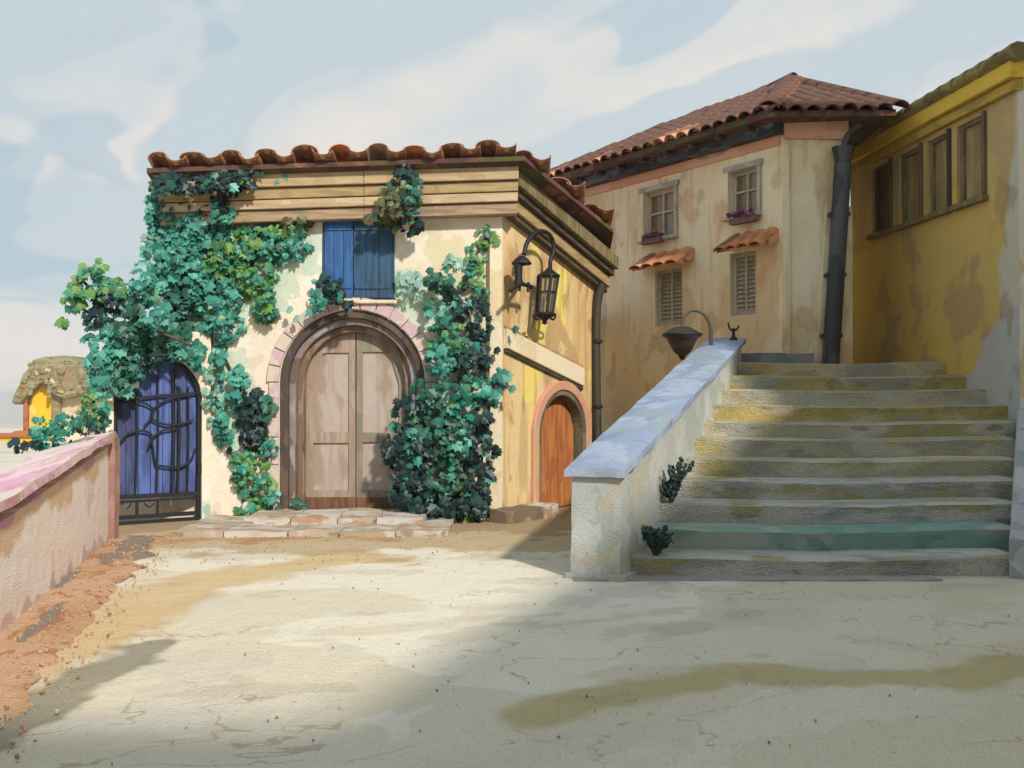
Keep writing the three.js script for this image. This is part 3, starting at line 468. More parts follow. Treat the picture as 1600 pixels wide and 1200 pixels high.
// ------------------------------------------------------------------ garden gate on the left
const gateF = frame(-5.55, -12.75, -4.02, -13.74);
const gate = (() => { const [l] = gateF.uv(178, 760), [r] = gateF.uv(316, 760), [, t] = gateF.uv(262, 555); const cx = (l + r) / 2, rad = (r - l) / 2; return { cx, rad, rise: rad * 1.05, spring: t - rad * 1.05, l, r, t }; })();
{
  const wall = thing('gate_wall', 'narrow cream garden wall with an arched opening, overgrown with teal ivy left of the house', 'wall', gateF.at(0.9, 0, 0));
  const arch = (rad, base, e = 0) => { const a = [[gate.cx - rad, base], [gate.cx + rad, base]]; for (let i = 0; i <= 18; i++) { const t = Math.PI * i / 18; a.push([gate.cx + rad * Math.cos(t), gate.spring + (gate.rise + e) * Math.sin(t)]); } return a; };
  const H = gate.t + 0.32;
  const e0 = gate.l - 0.13;
  part(wall, 'wall_face', panel(gateF, [[e0, -0.3], [gate.cx - gate.rad, -0.3], ...arch(gate.rad, 0).slice(2).reverse(), [gate.cx + gate.rad, -0.3], [gateF.len - 0.02, -0.3], [gateF.len - 0.02, H], [e0 + 0.25, H], [e0, H - 0.4]], 0.32, []), mats.cream);
  const g = thing('garden_gate', 'arched blue board gate with black iron scrollwork in the ivy-grown wall', 'gate', gateF.at(gate.cx, 0, -0.1));
  const rad = gate.rad - 0.02, n = 7, w = 2 * rad / n, top = (q) => gate.spring + (gate.rise - 0.02) * Math.sqrt(Math.max(0, 1 - ((q - gate.cx) / rad) ** 2)), bot = 0.34;
  for (let i = 0; i < n; i++) {
    const a = gate.cx - rad + i * w + 0.003, b = a + w - 0.006, s = [[a, bot], [b, bot]]; for (let k = 0; k <= 4; k++) { const q = mix(b, a, k / 4); s.push([q, Math.max(bot + 0.3, top(q))]); }
    part(g, 'gate_board', panel(gateF, s, 0.03, [], -0.12 + 0.004 * (i % 2), 0.004), [mats.gateBlue2, mats.gateBlue2, mats.gateBlue, mats.gateBlue, mats.gateBlue, mats.gateBlue2, mats.gateBlue][i]);
  }
  const z = -0.06, q = (px, py) => { const [u, v] = gateF.uv(px, py, z); return gateF.at(u, v, z); };
  const line = (name, pts, r = 0.014) => part(g, name, tube(pts.map((p) => q(...p)), r, Math.max(6, pts.length * 6), 6), iron);
  // arched iron frame, upright bars, rails, scrolls
  { const pts = []; for (let i = 0; i <= 16; i++) { const t = Math.PI * i / 16; pts.push(gateF.at(gate.cx + (rad - 0.01) * Math.cos(t), gate.spring + (gate.rise - 0.03) * Math.sin(t), z)); } part(g, 'gate_frame', tube([gateF.at(gate.cx + rad - 0.01, 0.02, z), gateF.at(gate.cx + rad - 0.01, 0.8, z), ...pts, gateF.at(gate.cx - rad + 0.01, 0.8, z), gateF.at(gate.cx - rad + 0.01, 0.02, z)], 0.032, 80, 8), iron); }
  for (const [px, t] of [[213, 608], [246, 586], [270, 578], [279, 604], [294, 604]]) line('iron_bar', [[px, t], [px + 1, 690], [px - 1, 768]], px === 270 || px === 279 ? 0.019 : 0.013);
  line('rail', [[182, 628], [230, 620], [306, 614]], 0.016);
  line('scroll', [[182, 628], [222, 629], [240, 640], [237, 652], [225, 667]]);
  line('scroll', [[299, 617], [262, 624], [240, 640], [236, 652], [250, 661], [278, 663], [302, 656]]);
  line('scroll', [[188, 692], [200, 678], [220, 673], [235, 677], [238, 684], [232, 700]]);
  line('scroll', [[231, 702], [238, 685], [254, 673], [277, 669]]);
  line('scroll', [[236, 680], [246, 730], [250, 728]]);
  line('scroll', [[244, 727], [262, 729], [284, 729], [300, 716], [305, 700]]);
  for (const [v, r] of [[0.36, 0.032], [0.30, 0.018], [0.10, 0.03], [0.03, 0.022]]) part(g, 'bottom_rail', gateF.put(box(2 * rad - 0.03, r * 1.7, 0.05, gate.cx, v, z)), iron);
  for (const u of [0.28, 0.52]) part(g, 'bottom_bar', gateF.put(box(0.035, 0.2, 0.035, gate.l + u * 2 * rad, 0.2, z)), iron);
  line('scroll', [[190, 789], [197, 783], [206, 784], [203, 791], [198, 795]], 0.01);
  line('scroll', [[226, 786], [234, 792], [242, 786]], 0.01);
  for (const v of [0.7, 1.6]) part(g, 'hinge', gateF.put(boxUV(new THREE.CylinderGeometry(0.035, 0.035, 0.14, 10).translate(gate.cx + rad - 0.0, v, z + 0.012))), iron);
  const p = thing('gate_post', 'slim rounded reddish brown post where the pink wall ends', 'post', P(175, 845, 11.75));
  const bx = p.position;
  part(p, 'post_shaft', worn(0.13, 1.2, 0.15, bx.x, 0.58, bx.z, 0.01, 0.08), M(stained(34, [0.36, 0.20, 0.16], [[[0.22, 0.12, 0.09], 0.05, 0.7, 3], [[0.46, 0.28, 0.24], 0.12, 0.7, 3]], { size: 2, px: 256 })));
  part(p, 'post_cap', boxUV(new THREE.SphereGeometry(0.078, 12, 8, 0, Math.PI * 2, 0, Math.PI / 2).scale(0.86, 1.3, 1).translate(bx.x, 1.17, bx.z)), M(stained(35, [0.40, 0.24, 0.20], [[[0.22, 0.12, 0.09], 0.05, 0.7, 3]], { size: 2, px: 256 })));
}

// ------------------------------------------------------------------ pink boundary wall
{
  const fr = frame(WALL_A[0], -WALL_A[1], WALL_B[0], -WALL_B[1]), [, hN] = fr.uv(1, 797), [, hF] = fr.uv(163, 690), uN = fr.uv(1, 900)[0], k = (hF - hN) / (fr.uv(163, 690)[0] - uN), top = (u) => hN + (u - uN) * k;
  const w = thing('boundary_wall', 'low pink plastered wall with a broad pale pink coping on the left', 'wall', fr.at(fr.len / 2, 0, 0));
  const N = 1024, S = fr.len;
  const tex = paint(N, 256, S, 1.4, (u, v) => {
    const a = top(u) - v, ww = fbm(u * 1.2, v * 2.2, 6, 4); let c = [0.87, 0.73, 0.66];
    c = wash(c, fbm(u * 1.1 + ww, v * 1.6, 12, 5), 0.06, [0.88, 0.79, 0.74], 0.8, 0.03, 0.04);
    c = wash(c, 0.32 - a + ww * 0.5, 0.06, [0.66, 0.40, 0.18], 0.75, 0.06, 0.06);
    c = wash(c, 0.10 - a + ww * 0.25, 0.0, [0.55, 0.22, 0.42], 0.75, 0.03, 0.08);
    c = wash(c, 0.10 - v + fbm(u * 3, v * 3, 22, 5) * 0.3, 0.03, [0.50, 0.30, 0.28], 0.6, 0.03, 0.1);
    c = wash(c, fbm(u * 2.2, v * 2.2, 33, 5), 0.26, [0.62, 0.44, 0.44], 0.5, 0.015, 0.2);
    return grain(c, u, v, 0.04);
  });
  part(w, 'wall_face', panel(fr, [[0, -0.3], [fr.len, -0.3], [fr.len, top(fr.len) - 0.09], [0, top(0) - 0.09]], 0.5, []), M(tex));
  const cm = [36, 37].map((s) => M(stained(s, [0.80, 0.56, 0.57], [[[0.68, 0.32, 0.50], 0.06, 0.75, 1.4, 2], [[0.56, 0.34, 0.26], 0.16, 0.7, 1.8, 2], [[0.74, 0.62, 0.55], 0.05, 0.8, 1.2]], { size: 4, px: 512 })));
  const n = 8; for (let i = 0; i < n; i++) {
    const a = fr.len * i / n + 0.004, b = fr.len * (i + 1) / n - 0.004, g = new THREE.BoxGeometry(b - a, 0.075, 0.66, 6, 1, 6).translate((a + b) / 2, 0, -0.27), p = g.attributes.position;
    for (let j = 0; j < p.count; j++) { const x = p.getX(j), y = p.getY(j), zz = p.getZ(j); p.setXYZ(j, x, y + top(x) + 0.02 + (zz + 0.06) * 0.24 + 0.018 * noise(x * 2.2, zz * 3), zz + 0.012 * noise(x * 2, y * 9)); }
    g.computeVertexNormals(); part(w, 'coping_slab', fr.put(boxUV(g)), cm[i % 2]);
  }
}

// ------------------------------------------------------------------ stairs and parapet
const SD = V(0.39, 0, -0.921).normalize();
const PA = V(0.54, 0, -9.33);                                           // parapet's near left corner
const parF = frame(PA.x, PA.z, PA.x + SD.x, PA.z + SD.z);               // x runs up the stairs, z to the right
const PW = 0.47, PL = 5.9, PH0 = 0.94, PH1 = 2.40;
mats.parapet = M(stained(44, [0.43, 0.44, 0.43], [[[0.51, 0.52, 0.50], 0.04, 0.8, 1.6], [[0.34, 0.38, 0.34], 0.1, 0.7, 2], [[0.48, 0.42, 0.28], 0.2, 0.6, 3]], { size: 4, px: 512 }));
mats.coping = [46, 47, 48].map((s) => M(stained(s, [0.27, 0.33, 0.46], [[[0.38, 0.44, 0.56], 0.06, 0.8, 1.5], [[0.20, 0.26, 0.40], 0.12, 0.8, 2], [[0.27, 0.34, 0.36], 0.14, 0.7, 2.4]], { size: 3, px: 384, soft: 0.09, rim: 0.04 })));
{
  const t = thing('stair_parapet', 'sloping blue-grey coped parapet with a pale square end pier left of the stairs', 'parapet', PA.clone());
  const prof = [[0.42, -0.3], [PL, -0.3], [PL, PH1], [0.42, PH0 + (PH1 - PH0) * 0.42 / PL]];
  const fr = frame(PA.x, PA.z, PA.x + SD.x, PA.z + SD.z), n = fr.n; // n points to the right of the climb
  const body = (a, b) => extrude(a, b);
  part(t, 'parapet_body', fr.put(boxUV(wobble(body(prof, PW - 0.02).translate(0, 0, 0.01), 0.004))), mats.parapet);
  part(t, 'end_pier', fr.put(worn(0.42, PH0 + 0.3, PW, 0.21, (PH0 - 0.3) / 2, PW / 2, 0.008, 0.12)), mats.parapet);
  part(t, 'pier_foot', fr.put(worn(0.50, 0.07, PW + 0.10, 0.22, 0.02, PW / 2, 0.008, 0.12)), mats.parapet);
  const N = 7, L = PL + 0.12; for (let i = 0; i < N; i++) {
    const a = -0.06 + L * i / N + 0.004, b = -0.06 + L * (i + 1) / N - 0.004, g = new THREE.BoxGeometry(b - a, 0.085, PW + 0.1, 6, 2, 4).translate((a + b) / 2, 0, PW / 2), p = g.attributes.position;
    for (let j = 0; j < p.count; j++) { const x = p.getX(j), y = p.getY(j), zz = p.getZ(j), r = Math.abs(zz - PW / 2) > PW / 2 + 0.03 && y > 0.03 ? -0.02 : 0; p.setXYZ(j, x, y + r + 0.045 + PH0 + (PH1 - PH0) * x / PL + 0.014 * noise(x * 2.1, zz * 4, 3), zz + 0.016 * noise(x * 2.7, y * 8, 5)); }
    g.computeVertexNormals(); part(t, 'coping_stone', fr.put(boxUV(g)), mats.coping[(i * 2) % 3]);
  }
  // ironwork at the top end
  const f = thing('iron_finial', 'small dark forked iron finial at the top end of the parapet', 'finial', fr.at(PL - 0.12, PH1 + 0.05, PW * 0.8)), o = f.position;
  part(f, 'finial_stem', lathe([[0.055, 0.0], [0.05, 0.03], [0.022, 0.06], [0.018, 0.14], [0.03, 0.16], [0.001, 0.18]], o.x, o.y, o.z, 10), iron);
  for (const s of [-1, 1]) part(f, 'finial_prong', tube([V(o.x, o.y + 0.13, o.z), V(o.x + s * 0.05, o.y + 0.16, o.z), V(o.x + s * 0.075, o.y + 0.25 - (s > 0 ? 0.04 : 0), o.z)], 0.014, 10, 6), iron);
}
const STEP_D0 = 9.42, STEP_RUN = 0.485, STEP_RISE = 0.195, STEPS = 11;
const YA = [5.77, 17.42], YB = [6.23, 12.56];                             // foot of the ochre house, in plan
{
  const st = (s, base) => M(stained(s, base, [[mix3(base, [0.62, 0.58, 0.5], 0.5), 0.03, 0.8, 1.0, 3], [[0.30, 0.30, 0.29], 0.13, 0.75, 1.3, 3], [[0.36, 0.30, 0.09], 0.15, 0.75, 1.1, 2.4], [[0.20, 0.19, 0.15], 0.26, 0.6, 2.0, 3]], { size: 5, px: 640, soft: 0.09, rim: 0.04, grain: 0.16 }), { bumpScale: 0.035 });
  const low = st(51, [0.43, 0.415, 0.38]), green = M(stained(52, [0.20, 0.33, 0.27], [[[0.36, 0.38, 0.34], 0.02, 0.85, 0.9, 2], [[0.14, 0.26, 0.22], 0.14, 0.7, 2, 2]], { size: 5, px: 512 })), midm = st(53, [0.41, 0.37, 0.26]), high = st(54, [0.44, 0.34, 0.13]);
  const t = thing('stone_stairs', 'broad worn stone stairs climbing between parapet and ochre house', 'stairs', V(2.7, 0, -9.4));
  const s = [low, green, low, low, midm, midm, midm, high, midm, high, high];
  for (let i = 0; i < STEPS; i++) {
    const d = STEP_D0 + i * STEP_RUN, along = (d - 9.33) / 0.921, xl = PA.x + SD.x * along + 0.30, k = clamp((d - YB[1]) / (YA[1] - YB[1]));
    const xr = d < YB[1] ? 0.481 * d + 0.12 : mix(YB[0], YA[0], k) + 0.15, depth = STEP_RUN + 0.16, y = (i + 1) * STEP_RISE + (noise(i * 2.1, 9) * 0.02);
    const g = new THREE.BoxGeometry(xr - xl, STEP_RISE + 0.12, depth, 40, 3, 5).translate((xl + xr) / 2, y - (STEP_RISE + 0.12) / 2, -(d + depth / 2)), p = g.attributes.position;
    for (let j = 0; j < p.count; j++) { const x = p.getX(j), yy = p.getY(j), z = p.getZ(j), front = Math.abs(-z - d) < 0.01, topE = Math.abs(yy - y) < 0.01; p.setXYZ(j, x, yy - (front && topE ? 0.022 + 0.02 * Math.abs(noise(x * 2.3, i * 5)) : 0) + (topE ? 0.012 * noise(x * 1.4, z * 4, i) - 0.03 * Math.exp(-(((x - (xl + xr) / 2) / 1.1) ** 2)) : 0), z + (front ? 0.03 * noise(x * 1.1, i * 3.3) + 0.012 * noise(x * 6, yy * 6, i) + (topE ? -0.0 : -0.012) : 0)); }
    g.computeVertexNormals(); part(t, 'step', boxUV(g), s[i]);
  }
  const top = STEPS * STEP_RISE - 0.02;
  part(t, 'landing', worn(3.3, 0.3, 1.3, 4.7, top - 0.155, -(STEP_D0 + STEPS * STEP_RUN + 0.6), 0.008, 0.25), high);
  part(t, 'landing', worn(1.5, 0.3, 4.2, 5.55, top - 0.158, -(STEP_D0 + STEPS * STEP_RUN + 3.3), 0.008, 0.25), high);
  part(t, 'landing_kerb', worn(1.05, 0.16, 0.3, 3.82, top + 0.07, -14.86, 0.012, 0.1), M(stained(55, [0.16, 0.17, 0.18], [[[0.25, 0.25, 0.25], 0.05, 0.7, 2]], { size: 3, px: 256 })));
  const kf = frame(4.52, -9.30, 6.24, -12.62);
  part(t, 'side_kerb', kf.put(boxUV(wobble(extrude([[0, -0.3], [kf.len, -0.3], [kf.len, 1.52], [0.5, 0.42], [0, 0.36]], 0.3, [], 0.015), 0.006))), M(stained(56, [0.42, 0.42, 0.42], [[[0.52, 0.51, 0.49], 0.05, 0.8, 1.6], [[0.3, 0.31, 0.33], 0.14, 0.8, 2]], { size: 3, px: 384 })));
  setting('stair_foot_shade', worn(3.3, 0.06, 0.24, 2.2, -0.012, -9.27, 0.010, 0.12), M(stained(57, [0.30, 0.29, 0.27], [[[0.36, 0.35, 0.32], 0.08, 0.7, 3, 1]], { size: 3, px: 256 })));  // dark strip standing in for the contact shadow under the lowest step
}

// ------------------------------------------------------------------ tan house behind
{
  const A = [3.96, -15.0], B = [1.0, -19.5], H = 5.5, EV = 5.74;
  const L = frame(B[0], B[1], A[0], A[1]), Rr = frame(A[0], A[1], 4.95, -15.06);
  const t = thing('tan_house', 'tall tan house with brown hipped roof, orange window hoods and a shaded end wall', 'house', V(3.0, 0, -17));
  const tanM = M(stained(71, [0.82, 0.68, 0.45], [[[0.86, 0.76, 0.55], 0.02, 0.85, 0.9, 0.6], [[0.66, 0.47, 0.24], 0.13, 0.65, 1.1, 0.5], [[0.66, 0.36, 0.19], 0.24, 0.6, 1.6, 0.6], [[0.45, 0.36, 0.22], 0.27, 0.5, 2.2, 0.6]], { size: 6, px: 1024, soft: 0.08, rim: 0.05, streak: [0.56, 0.42, 0.25], grain: 0.08 }));
  const bluePl = tanM;
  const salmon = M(stained(73, [0.66, 0.32, 0.20], [[[0.72, 0.42, 0.29], 0.04, 0.8, 1.4, 2], [[0.20, 0.15, 0.15], 0.24, 0.6, 1.8, 2]], { size: 4, px: 384 }));
  const slate = M(stained(74, [0.06, 0.065, 0.085], [[[0.16, 0.165, 0.19], 0.06, 0.8, 1.4, 2], [[0.025, 0.025, 0.03], 0.12, 0.8, 2, 2]], { size: 4, px: 384 }));
  const shut = wood(75, [0.44, 0.38, 0.26], [0.32, 0.27, 0.18]), stoneGrey = M(stained(76, [0.48, 0.43, 0.35], [[[0.34, 0.31, 0.26], 0.05, 0.8, 3]], { size: 2, px: 256 })), olive = wood(77, [0.25, 0.16, 0.05], [0.15, 0.09, 0.03]);
  // windows of the long wall
  const W = [[1008, 1056, 296, 372, 'up'], [1141, 1186, 264, 336, 'up'], [1024, 1066, 420, 508, 'low'], [1141, 1181, 394, 492, 'low']].map(([l, r, tp, b, k]) => { const mx = (l + r) / 2; return { u0: L.uv(l, (tp + b) / 2)[0], u1: L.uv(r, (tp + b) / 2)[0], v0: L.uv(mx, b)[1], v1: L.uv(mx, tp)[1], k }; });
  part(t, 'long_wall', panel(L, rect(0, -0.3, L.len, H), 0.4, W.map((w) => rect(w.u0, w.v0, w.u1, w.v1))), tanM);
  part(t, 'end_wall', panel(Rr, rect(0.003, -0.3, Rr.len, H - 0.02), 0.4, []), bluePl);
  part(t, 'corner_edge', Rr.put(box(0.10, H - 0.1, 0.05, 0.05, (H - 0.1) / 2 - 0.05, 0.026)), tanM);
  part(t, 'rear_wall', [panel(frame(4.95, -15.5, 4.95, -22), rect(0, -0.3, 6.5, H), 0.3, []), panel(frame(4.6, -22, 1.0, -22), rect(0, -0.3, 3.6, H), 0.3, []), panel(frame(1.0, -22, 1.0, -19.7), rect(0, -0.3, 2.3, H), 0.3, [])], tanM);
  part(t, 'frieze', [panel(Rr, rect(0.03, H - 0.06, Rr.len, EV + 0.08), 0.2, [], 0.04)], salmon);
  part(t, 'wall_band', panel(L, rect(0.02, H - 0.15, L.len - 0.02, H), 0.1, [], 0.03, 0.01), salmon);
  part(t, 'soffit', panel(L, rect(-0.1, H + 0.003, L.len + 0.02, EV - 0.02), 0.4, [], 0.20), slate);
  part(t, 'gutter', [tube([L.at(-0.15, EV - 0.02, 0.38), L.at(L.len * 0.5, EV - 0.03, 0.38), L.at(L.len + 0.18, EV - 0.01, 0.38)], 0.075, 30, 10)], slate);
  part(t, 'gutter_glint_strip', L.put(box(L.len * 0.42, 0.045, 0.03, L.len * 0.55, EV + 0.065, 0.44)), mats.whiteLime);  // pale strip standing in for the white reflection along the gutter
  { const fn = 9; for (let i = 0; i < fn; i++) part(t, 'rafter_end', L.put(rbox(0.09, 0.12, 0.26, L.len * (i + 0.4) / fn, EV - 0.10, 0.24, 0.01)), mats.darkWood); }
  for (const w of W) {
    const mx = (w.u0 + w.u1) / 2, wd = w.u1 - w.u0, hd = w.v1 - w.v0, up = w.k === 'up';
    const f = part(t, 'window', panel(L, rect(w.u0 + 0.002, w.v0 + 0.002, w.u1 - 0.002, w.v1 - 0.002), 0.09, [rect(w.u0 + 0.06, w.v0 + 0.06, mx - 0.02, w.v1 - 0.06), rect(mx + 0.02, w.v0 + 0.06, w.u1 - 0.06, w.v1 - 0.06)], -0.08, 0.004), stoneGrey);
    if (up) {
      part(f, 'pane', panel(L, rect(w.u0 + 0.05, w.v0 + 0.05, mx, w.v1 - 0.05), 0.008, [], -0.12), plain([0.20, 0.13, 0.045], { roughness: 0.15 }));
      part(f, 'pane', panel(L, rect(mx + 0.001, w.v0 + 0.05, w.u1 - 0.05, w.v1 - 0.05), 0.008, [], -0.12), plain([0.24, 0.19, 0.11], { roughness: 0.15 }));
      part(f, 'glazing_bar', L.put(box(wd - 0.1, 0.03, 0.05, mx, w.v0 + hd * 0.55, -0.105)), stoneGrey);
      for (const s of [-1, 1]) part(f, 'window_jamb', L.put(rbox(0.07, hd + 0.08, 0.06, mx + s * (wd / 2 + 0.033), w.v0 + hd / 2, 0.015)), s > 0 ? stoneGrey : tanM);
      part(f, 'lintel', L.put(rbox(wd + 0.2, 0.09, 0.07, mx, w.v1 + 0.047, 0.02)), stoneGrey);
      part(f, 'window_sill', L.put(rbox(wd + 0.16, 0.05, 0.16, mx, w.v0 - 0.028, 0.05)), stoneGrey);
    } else for (const s of [0, 1]) { // slatted shutters
      const a = s ? mx + 0.02 : w.u0 + 0.06, b = s ? w.u1 - 0.06 : mx - 0.02, n = 12, h = (hd - 0.12) / n;
      const sh = part(f, 'shutter', panel(L, rect(a, w.v0 + 0.06, b, w.v1 - 0.06), 0.01, [], -0.15), shut);
      for (let i = 0; i < n; i++) { const g = new THREE.BoxGeometry(b - a - 0.004, h * 1.05, 0.012).rotateX(-0.55).translate((a + b) / 2, w.v0 + 0.06 + h * (i + 0.5), -0.115); part(sh, 'slat', L.put(boxUV(g)), shut); }
    }
  }
  // tiled hoods over the lower windows
  for (const [px0, px1, pyc, ty] of [[994, 1072, 408, 0], [1126, 1203, 379, 0]]) {
    const [u0, v0] = L.uv(px0, pyc + 8, 0.25), [u1] = L.uv(px1 - 4, pyc - 4, 0.25), n = 4, w = (u1 - u0) / n, slope = 0.62;
    const hd = part(t, 'window_hood', L.put(boxUV(extrude([[0.0, 0.16], [0.34, -0.05], [0.34, -0.09], [0.0, 0.0]], u1 - u0).rotateY(-Math.PI / 2).translate(u1, v0, 0).applyMatrix4(new THREE.Matrix4().makeTranslation(0, 0, 0)))), mats.terracotta);
    const s = [], q = []; for (let i = 0; i <= 8; i++) { const a = Math.PI * i / 8; s.push([w * 0.53 * Math.cos(a), 0.075 * Math.sin(a)]); q.unshift([w * 0.45 * Math.cos(a), 0.058 * Math.sin(a)]); }
    const tile = boxUV(extrude([...s, ...q], 0.46).rotateX(Math.atan(slope)));
    for (let i = 0; i < n; i++) piece(hd, 'hood_tile', tile, i === 0 ? mats.terracotta : mats.terracottaLight, L.m.clone().multiply(new THREE.Matrix4().makeTranslation(u0 + w * (i + 0.5), v0 + 0.165, 0.0)));
  }
  // hipped roof: eaves all round, tiles laid in courses
  const o = 0.5, EB = L.at(-0.9, EV, o), EA = V(L.at(L.len, EV, o).x + 0.12, EV, L.at(L.len, EV, o).z + 0.12), EC = V(5.6, EV + 0.1, -14.88), ED = V(5.6, EV, -22.4), EE = V(0.4, EV, -22.4), AP = V(4.9, 7.18, -18.0), AQ = V(3.4, 6.72, -19.6);
  const slab = (p) => { const pos = []; for (const [a, b, c] of p) pos.push(...a.toArray(), ...b.toArray(), ...c.toArray()); const g = new THREE.BufferGeometry(); g.setAttribute('position', new THREE.Float32BufferAttribute(pos, 3)); g.computeVertexNormals(); return boxUV(g); };
  const dn = (v) => v.clone().add(V(0, -0.09, 0));
  const up = [[EB, EA, AP], [EB, AP, AQ], [EA, EC, AP], [EC, ED, AP], [ED, AQ, AP], [ED, EE, AQ], [EE, EB, AQ]], rim = [[EB, EA], [EA, EC], [EC, ED], [ED, EE], [EE, EB]];
  const roof = part(t, 'roof', slab([...up, ...rim.flatMap(([a, b]) => [[dn(a), dn(b), b], [dn(a), b, a]]), ...[[EB, EA, ED], [EA, EC, ED], [EB, ED, EE]].map((q) => q.map(dn))]), mats.brownTile);
  const tileG = (() => { const s = [], q = []; for (let i = 0; i <= 7; i++) { const a = Math.PI * i / 7; s.push([0.13 * Math.cos(a), 0.10 * Math.sin(a)]); q.unshift([0.112 * Math.cos(a), 0.084 * Math.sin(a)]); } return boxUV(extrude([...s, ...q], 0.5)); })();
  const r = rng(71), more = [];
  const face = (a, b, apex, apex2) => {                                   // eave from a to b, rising to the ridge from apex2 (above a) to apex (above b)
    const X = b.clone().sub(a), len = X.length(); X.normalize();
    const nrm = X.clone().cross(apex.clone().sub(a)).normalize(); if (nrm.y < 0) nrm.negate();
    const Y = nrm.clone().cross(X).normalize(); if (Y.y < 0) Y.negate();
    const loc = (v) => [v.clone().sub(a).dot(X), v.clone().sub(a).dot(Y)], pa = loc(apex), pb = apex2 ? loc(apex2) : pa, pitch = 0.27;
    for (let i = 0; (i + 0.5) * pitch < len; i++) {
      const u = (i + 0.5) * pitch; let hi = u < pb[0] ? pb[1] * u / Math.max(pb[0], 0.01) : u > pa[0] ? pa[1] * (len - u) / Math.max(len - pa[0], 0.01) : mix(pb[1], pa[1], pa[0] === pb[0] ? 0 : (u - pb[0]) / (pa[0] - pb[0]));
      for (let k = 0; k * 0.42 < hi - 0.1; k++) {
        const pos = a.clone().addScaledVector(X, u + (r() - 0.5) * 0.03).addScaledVector(Y, k * 0.42 - 0.06).addScaledVector(nrm, 0.0 + 0.012 * r());
        const m = new THREE.Matrix4().makeBasis(X, nrm, Y.clone().negate()).setPosition(pos.addScaledVector(Y, 0.5)); const tilt = new THREE.Matrix4().makeRotationX((r() - 0.3) * 0.05);
        m.multiply(tilt);
        if (k === 0) piece(roof, 'roof_tile', tileG, r() < 0.15 ? mats.terracotta : mats.brownTile, m); else more.push(tileG.clone().applyMatrix4(m));
      }
    }
  };
  face(EB, EA, AP, AQ); face(EA, EC, AP);
  for (const [a, b] of [[EA, AP], [AP, EC], [AQ, AP], [EB, AQ]]) { const n = Math.round(a.distanceTo(b) / 0.4); for (let i = 0; i < n; i++) { const z = b.clone().sub(a).normalize(), x = V(0, 1, 0).cross(z).normalize(), y = z.clone().cross(x); more.push(tileG.clone().scale(1.25, 1.25, 1).applyMatrix4(new THREE.Matrix4().makeBasis(x, y, z).setPosition(a.clone().lerp(b, i / n).add(V(0, 0.03, 0))))); } }
  part(roof, 'tile_courses', merge(more), mats.brownTile, 'stuff');
  // dark downpipe and plaster buttress by the ochre house
  const rc = thing('drainpipe', 'tall charcoal drainpipe with a hopper head between tan and ochre houses', 'drainpipe', Rr.at(0.66, 2.15, 0.1));
  const char = M(stained(79, [0.035, 0.037, 0.042], [[[0.085, 0.087, 0.095], 0.06, 0.8, 2, 0.3]], { size: 3, px: 256 }), { roughness: 0.6 });
  const pb = Rr.at(0.66, 2.1, 0.16), pt = Rr.at(0.86, 5.05, 0.16);
  part(rc, 'pipe', tube([pb, pb.clone().lerp(pt, 0.5), pt], 0.125, 20, 12), char);
  part(rc, 'hopper_head', boxUV(new THREE.CylinderGeometry(0.17, 0.10, 0.28, 8).translate(pt.x, pt.y + 0.1, pt.z)), char);
  part(rc, 'offset_pipe', tube([V(pt.x, pt.y + 0.2, pt.z), V(pt.x + 0.08, pt.y + 0.42, pt.z - 0.02), V(pt.x + 0.26, pt.y + 0.56, pt.z - 0.02)], 0.045, 12, 8), char);
  for (const k of [0.15, 0.45, 0.75]) part(rc, 'pipe_bracket', (() => { const c = pb.clone().lerp(pt, k); return box(0.30, 0.05, 0.14, c.x, c.y, c.z - 0.05); })(), char);
  part(t, 'buttress', panel(Rr, [[0.50, 1.9], [Rr.len + 0.05, 1.9], [Rr.len + 0.05, 4.45], [0.66, 4.45]], 0.1, [], 0.035), bluePl);
}

